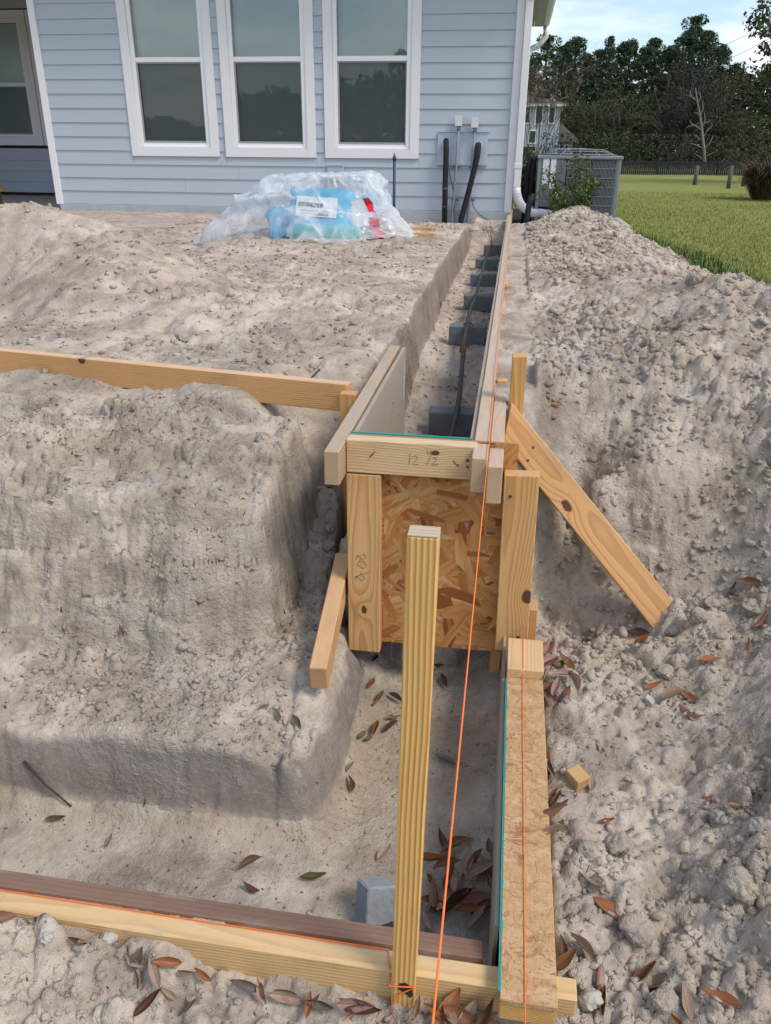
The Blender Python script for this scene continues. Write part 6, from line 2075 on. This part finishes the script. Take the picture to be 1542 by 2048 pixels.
# fence posts, dark fence, ornamental grass
M_POST = plain('grey_green_post', (.105, .110, .095), .9, .25, 9, .006, 40)
for (px, pyb, pyt, y, lab) in ((1389, 367, 331, 24.5, 'left wooden fence post on the lawn'), (1457, 374, 331, 22.5, 'middle wooden fence post on the lawn, the tallest'), (1487, 365, 336, 24.0, 'right wooden fence post beside ornamental grass')):
    b_ = at(px, pyb, 'y', y); t_ = at(px + 7, pyt, 'y', y)
    o = MB().tube([(b_.x, y, min(b_.z, LAWN_Z) - .05), (t_.x, y, t_.z)], [.055, .050], 9).done('fence_post', M_POST)
    tag(o, lab, 'post', 'wooden posts along the lawn')
fn = empty('black_fence', (3, 34, LAWN_Z))
M_FENCE = plain('black_fence_paint', (.018, .022, .024), .6, .1)
for (a, b) in ((0.0, 9.0),):
    MB().box((a, -.02, .41), (b, .02, .45)).done('rail', M_FENCE, fn)
    MB().box((a, -.02, .06), (b, .02, .10)).done('rail', M_FENCE, fn)
    sl_ = MB()
    k = a
    while k < b:
        sl_.box((k, -.01, -.1), (k + .06, .01, .47)); k += .075
    sl_.done('pickets', M_FENCE, fn)['kind'] = 'stuff'
for k in range(5):
    MB().box((k * 2.2, -.04, 0), (k * 2.2 + .08, .04, .50)).done('post', M_FENCE, fn)
tag(fn, 'low black fence along the far edge of lawn', 'fence')
def tuft(name, loc, r_, h0, h1, n_, mat, label):
    ng2 = np.random.default_rng(int(loc[0] * 10))
    a = ng2.uniform(0, 6.283, n_); rr2 = r_ * np.sqrt(ng2.random(n_)) * .35
    P_ = np.stack([rr2 * np.cos(a), rr2 * np.sin(a), 0 * a], -1)
    out = np.stack([np.cos(a), np.sin(a), 0 * a], -1); sd = np.stack([-np.sin(a), np.cos(a), 0 * a], -1)
    h = ng2.uniform(h0, h1, n_)[:, None]; sp = (r_ * ng2.uniform(.3, 1.1, n_))[:, None]
    w = .006
    m1 = P_ + out * sp * .4 + np.array([0, 0, 1]) * h * .75; m2 = P_ + out * sp + np.array([0, 0, 1]) * h * ng2.uniform(.55, 1.05, n_)[:, None]
    V2 = np.stack([P_ - sd * w, P_ + sd * w, m1 + sd * w, m1 - sd * w, m2 + sd * w * .4], 1).reshape(-1, 3)
    k = np.arange(n_)[:, None] * 5
    F2 = np.concatenate([k + [0, 1, 2], k + [0, 2, 3], k + [3, 2, 4]], 1).reshape(-1, 3)
    o = link(name, np_mesh(name, V2, F2), mat, None, loc)
    tag(o, label, 'grass clump')
t = at(1532, 400, 'z', LAWN_Z)
tuft('ornamental_grass', (t.x, t.y, LAWN_Z), .75, .4, .85, 1700, blade_material('reddish_grass', [(.030, .022, .012), (.075, .052, .032), (.13, .095, .065), (.17, .13, .095)]), 'clump of reddish ornamental grass at right edge of lawn')
t = at(1600, 300, 'y', 26)
tree('near_tree', t.x + .5, 26, .2, 7.4, .72, NEAR, M_BROADN, 'green leafy tree reaching in from the right edge')
# branch of it reaching into the sky
mb = MB()
tips = [[(1600, 120), (1540, 60), (1525, 25), (1530, 0)], [(1600, 150), (1540, 75), (1512, 55), (1502, 42)], [(1600, 190), (1545, 105), (1525, 90)]]
pts_ = []
for ln in tips:
    P3 = [at(a, b, 'y', 25.0) for a, b in ln]
    mb.tube(P3, [.03] + [.016] * (len(P3) - 2) + [.006], 5)
    for a, b in zip(P3[:-1], P3[1:]):
        for k in range(26):
            q_ = a.lerp(b, random.random())
            if (q_ - P3[0]).length > .8:
                pts_.append(np.array(q_) + np.random.default_rng(len(pts_)).normal(0, .10, (2, 3)))
br = mb.done('overhanging_branch', M_BARK)
V_, F_ = quads(np.concatenate(pts_), .075, ng)
link('leaves', np_mesh('leaves', V_, F_), M_BROADN, br)
tag(br, 'thin leafy branch against the sky at top right', 'branch')
# wires
for (a, b, lab) in (((1420, 102), (1542, 46), 'upper thin overhead wire at the right'), ((1440, 125), (1542, 76), 'lower thin overhead wire at the right')):
    p0 = at(*a, 'y', 60); p1 = at(*b, 'y', 45)
    d = p1 - p0
    tag(MB().tube([p0 - d * .4, p0, (p0 + p1) / 2 - Vector((0, 0, .05)), p1, p1 + d * 2], .012, 4).done('overhead_wire', M_WIRE), lab, 'wire')

# ------------------------------------------------------------------ neighbouring house and bare tree
NY = 46.0
nh = empty('neighbour_house', (0, 0, 0))
tag(nh, 'distant two storey pale grey house behind the bare tree', 'house')
M_NSID = plain('pale_grey_siding', (.36, .40, .46), .7, .06, 1, .004, 9)
M_NROOF = plain('brown_grey_shingles', (.16, .145, .135), .9, .25, 8)
def np_(px, py):
    return at(px, py, 'y', NY)
rc_ = np_(1121, 225); bz0 = -.4
MB().box((-6, NY, bz0), (rc_.x, NY + 9, np_(1100, 208).z)).done('wall', M_NSID, nh)
e1 = np_(1136, 213); e0 = np_(1075, 192)
MB().prism([(-6.4, NY - .35, e1.z), (e1.x, NY - .35, e1.z), (e1.x, NY - .35, e1.z + .13), (-6.4, NY - .35, e1.z + .13)], (0, 9.6, 0)).done('eave', M_TRIM, nh)
MB().prism([(e1.x + .05, NY - .4, e1.z + .132), (-2.4, NY - .4, e1.z + .95), (-6.4, NY - .4, e1.z + .132)], (0, 9.7, 0)).done('roof', M_NROOF, nh)
w0, w1 = np_(1074, 212), np_(1082, 247)
for (a, b, c, d) in ((1074, 212, 1082, 247), (1100, 215, 1107, 245), (1060, 262, 1070, 285), (1050, 215, 1058, 245)):
    p0, p1 = np_(a, b), np_(c, d)
    w_ = MB().box((p0.x - .07, NY - .05, p1.z - .07), (p1.x + .07, NY - .012, p0.z + .07)).done('window', M_TRIM, nh)
    MB().box((p0.x, NY - .07, p1.z), (p1.x, NY - .052, p0.z)).done('pane', M_DARKROOM, w_)
s0, s1 = np_(1128, 282), np_(1146, 300)
MB().box((rc_.x + .001, NY + .5, bz0), (s1.x, NY + 7, s0.z)).done('low_wing_wall', M_NSID, nh)
MB().prism([(rc_.x, NY + .2, s0.z + .9), (s1.x + .25, NY + .2, s0.z + .05), (s1.x + .25, NY + .2, s0.z - .05), (rc_.x, NY + .2, s0.z - .04)], (0, 7, 0)).done('low_wing_roof', M_NROOF, nh)
for px in (1123, 1134):
    p0 = np_(px, 296)
    w_ = MB().box((p0.x - .12, NY + .45, p0.z - .18), (p0.x + .12, NY + .49, p0.z + .18)).done('window', M_TRIM, nh)
    MB().box((p0.x - .06, NY + .43, p0.z - .12), (p0.x + .06, NY + .447, p0.z + .12)).done('pane', M_DARKROOM, w_)
# low black fence before it
o = MB().box((-.02, 15.95, .33), (.30, 16.0, 1.22)).done('black_gate_panel', M_FENCE)
tag(o, 'black panel beyond the downspout beside the cooling unit', 'fence panel')
# young tree with sparse dry leaves beside the house
def sparse_tree(loc, label):
    rg = random.Random(12)
    root = empty('young_tree', loc)
    mb = MB()
    tips_ = []
    def grow(p, d, L, r_, depth):
        e = p + d * L
        mid = p.lerp(e, .5) + Vector((rg.gauss(0, .03), rg.gauss(0, .03), 0)) * L
        mb.tube([p, mid, e], [r_, r_ * .8, r_ * .6], 5)
        if depth <= 1:
            tips_.extend([mid, e])
        if depth == 0:
            return
        for k in range(3 if depth > 1 else 4):
            dd = (d + Vector((rg.gauss(0, .27), rg.gauss(0, .27), rg.uniform(0, .3)))).normalized()
            grow(p.lerp(e, rg.uniform(.45, 1)), dd, L * rg.uniform(.58, .8), r_ * .6, depth - 1)
    for k in range(4):
        a = k * 1.6
        grow(Vector((0, 0, 0)), Vector((.17 * math.cos(a), .17 * math.sin(a), 1)).normalized(), .98, .010, 4)
    mb.done('branches', M_BARK, root)
    C_ = np.concatenate([np.array(t_) + np.random.default_rng(k).normal(0, .05, (2, 3)) for k, t_ in enumerate(tips_) if k % 5 == 0])
    V_, F_ = quads(C_, .032, np.random.default_rng(4))
    link('dry_leaves', np_mesh('dry_leaves', V_, F_), foliage_material('dry_brown_leaves', [(.09, .065, .045), (.17, .12, .085), (.27, .21, .16), (.40, .36, .30)], 2), root)
    tag(root, label, 'tree')
t = at(1072, 330, 'y', 15)
sparse_tree((t.x, 15, .3), 'young bare tree with sparse brown leaves beside the house')
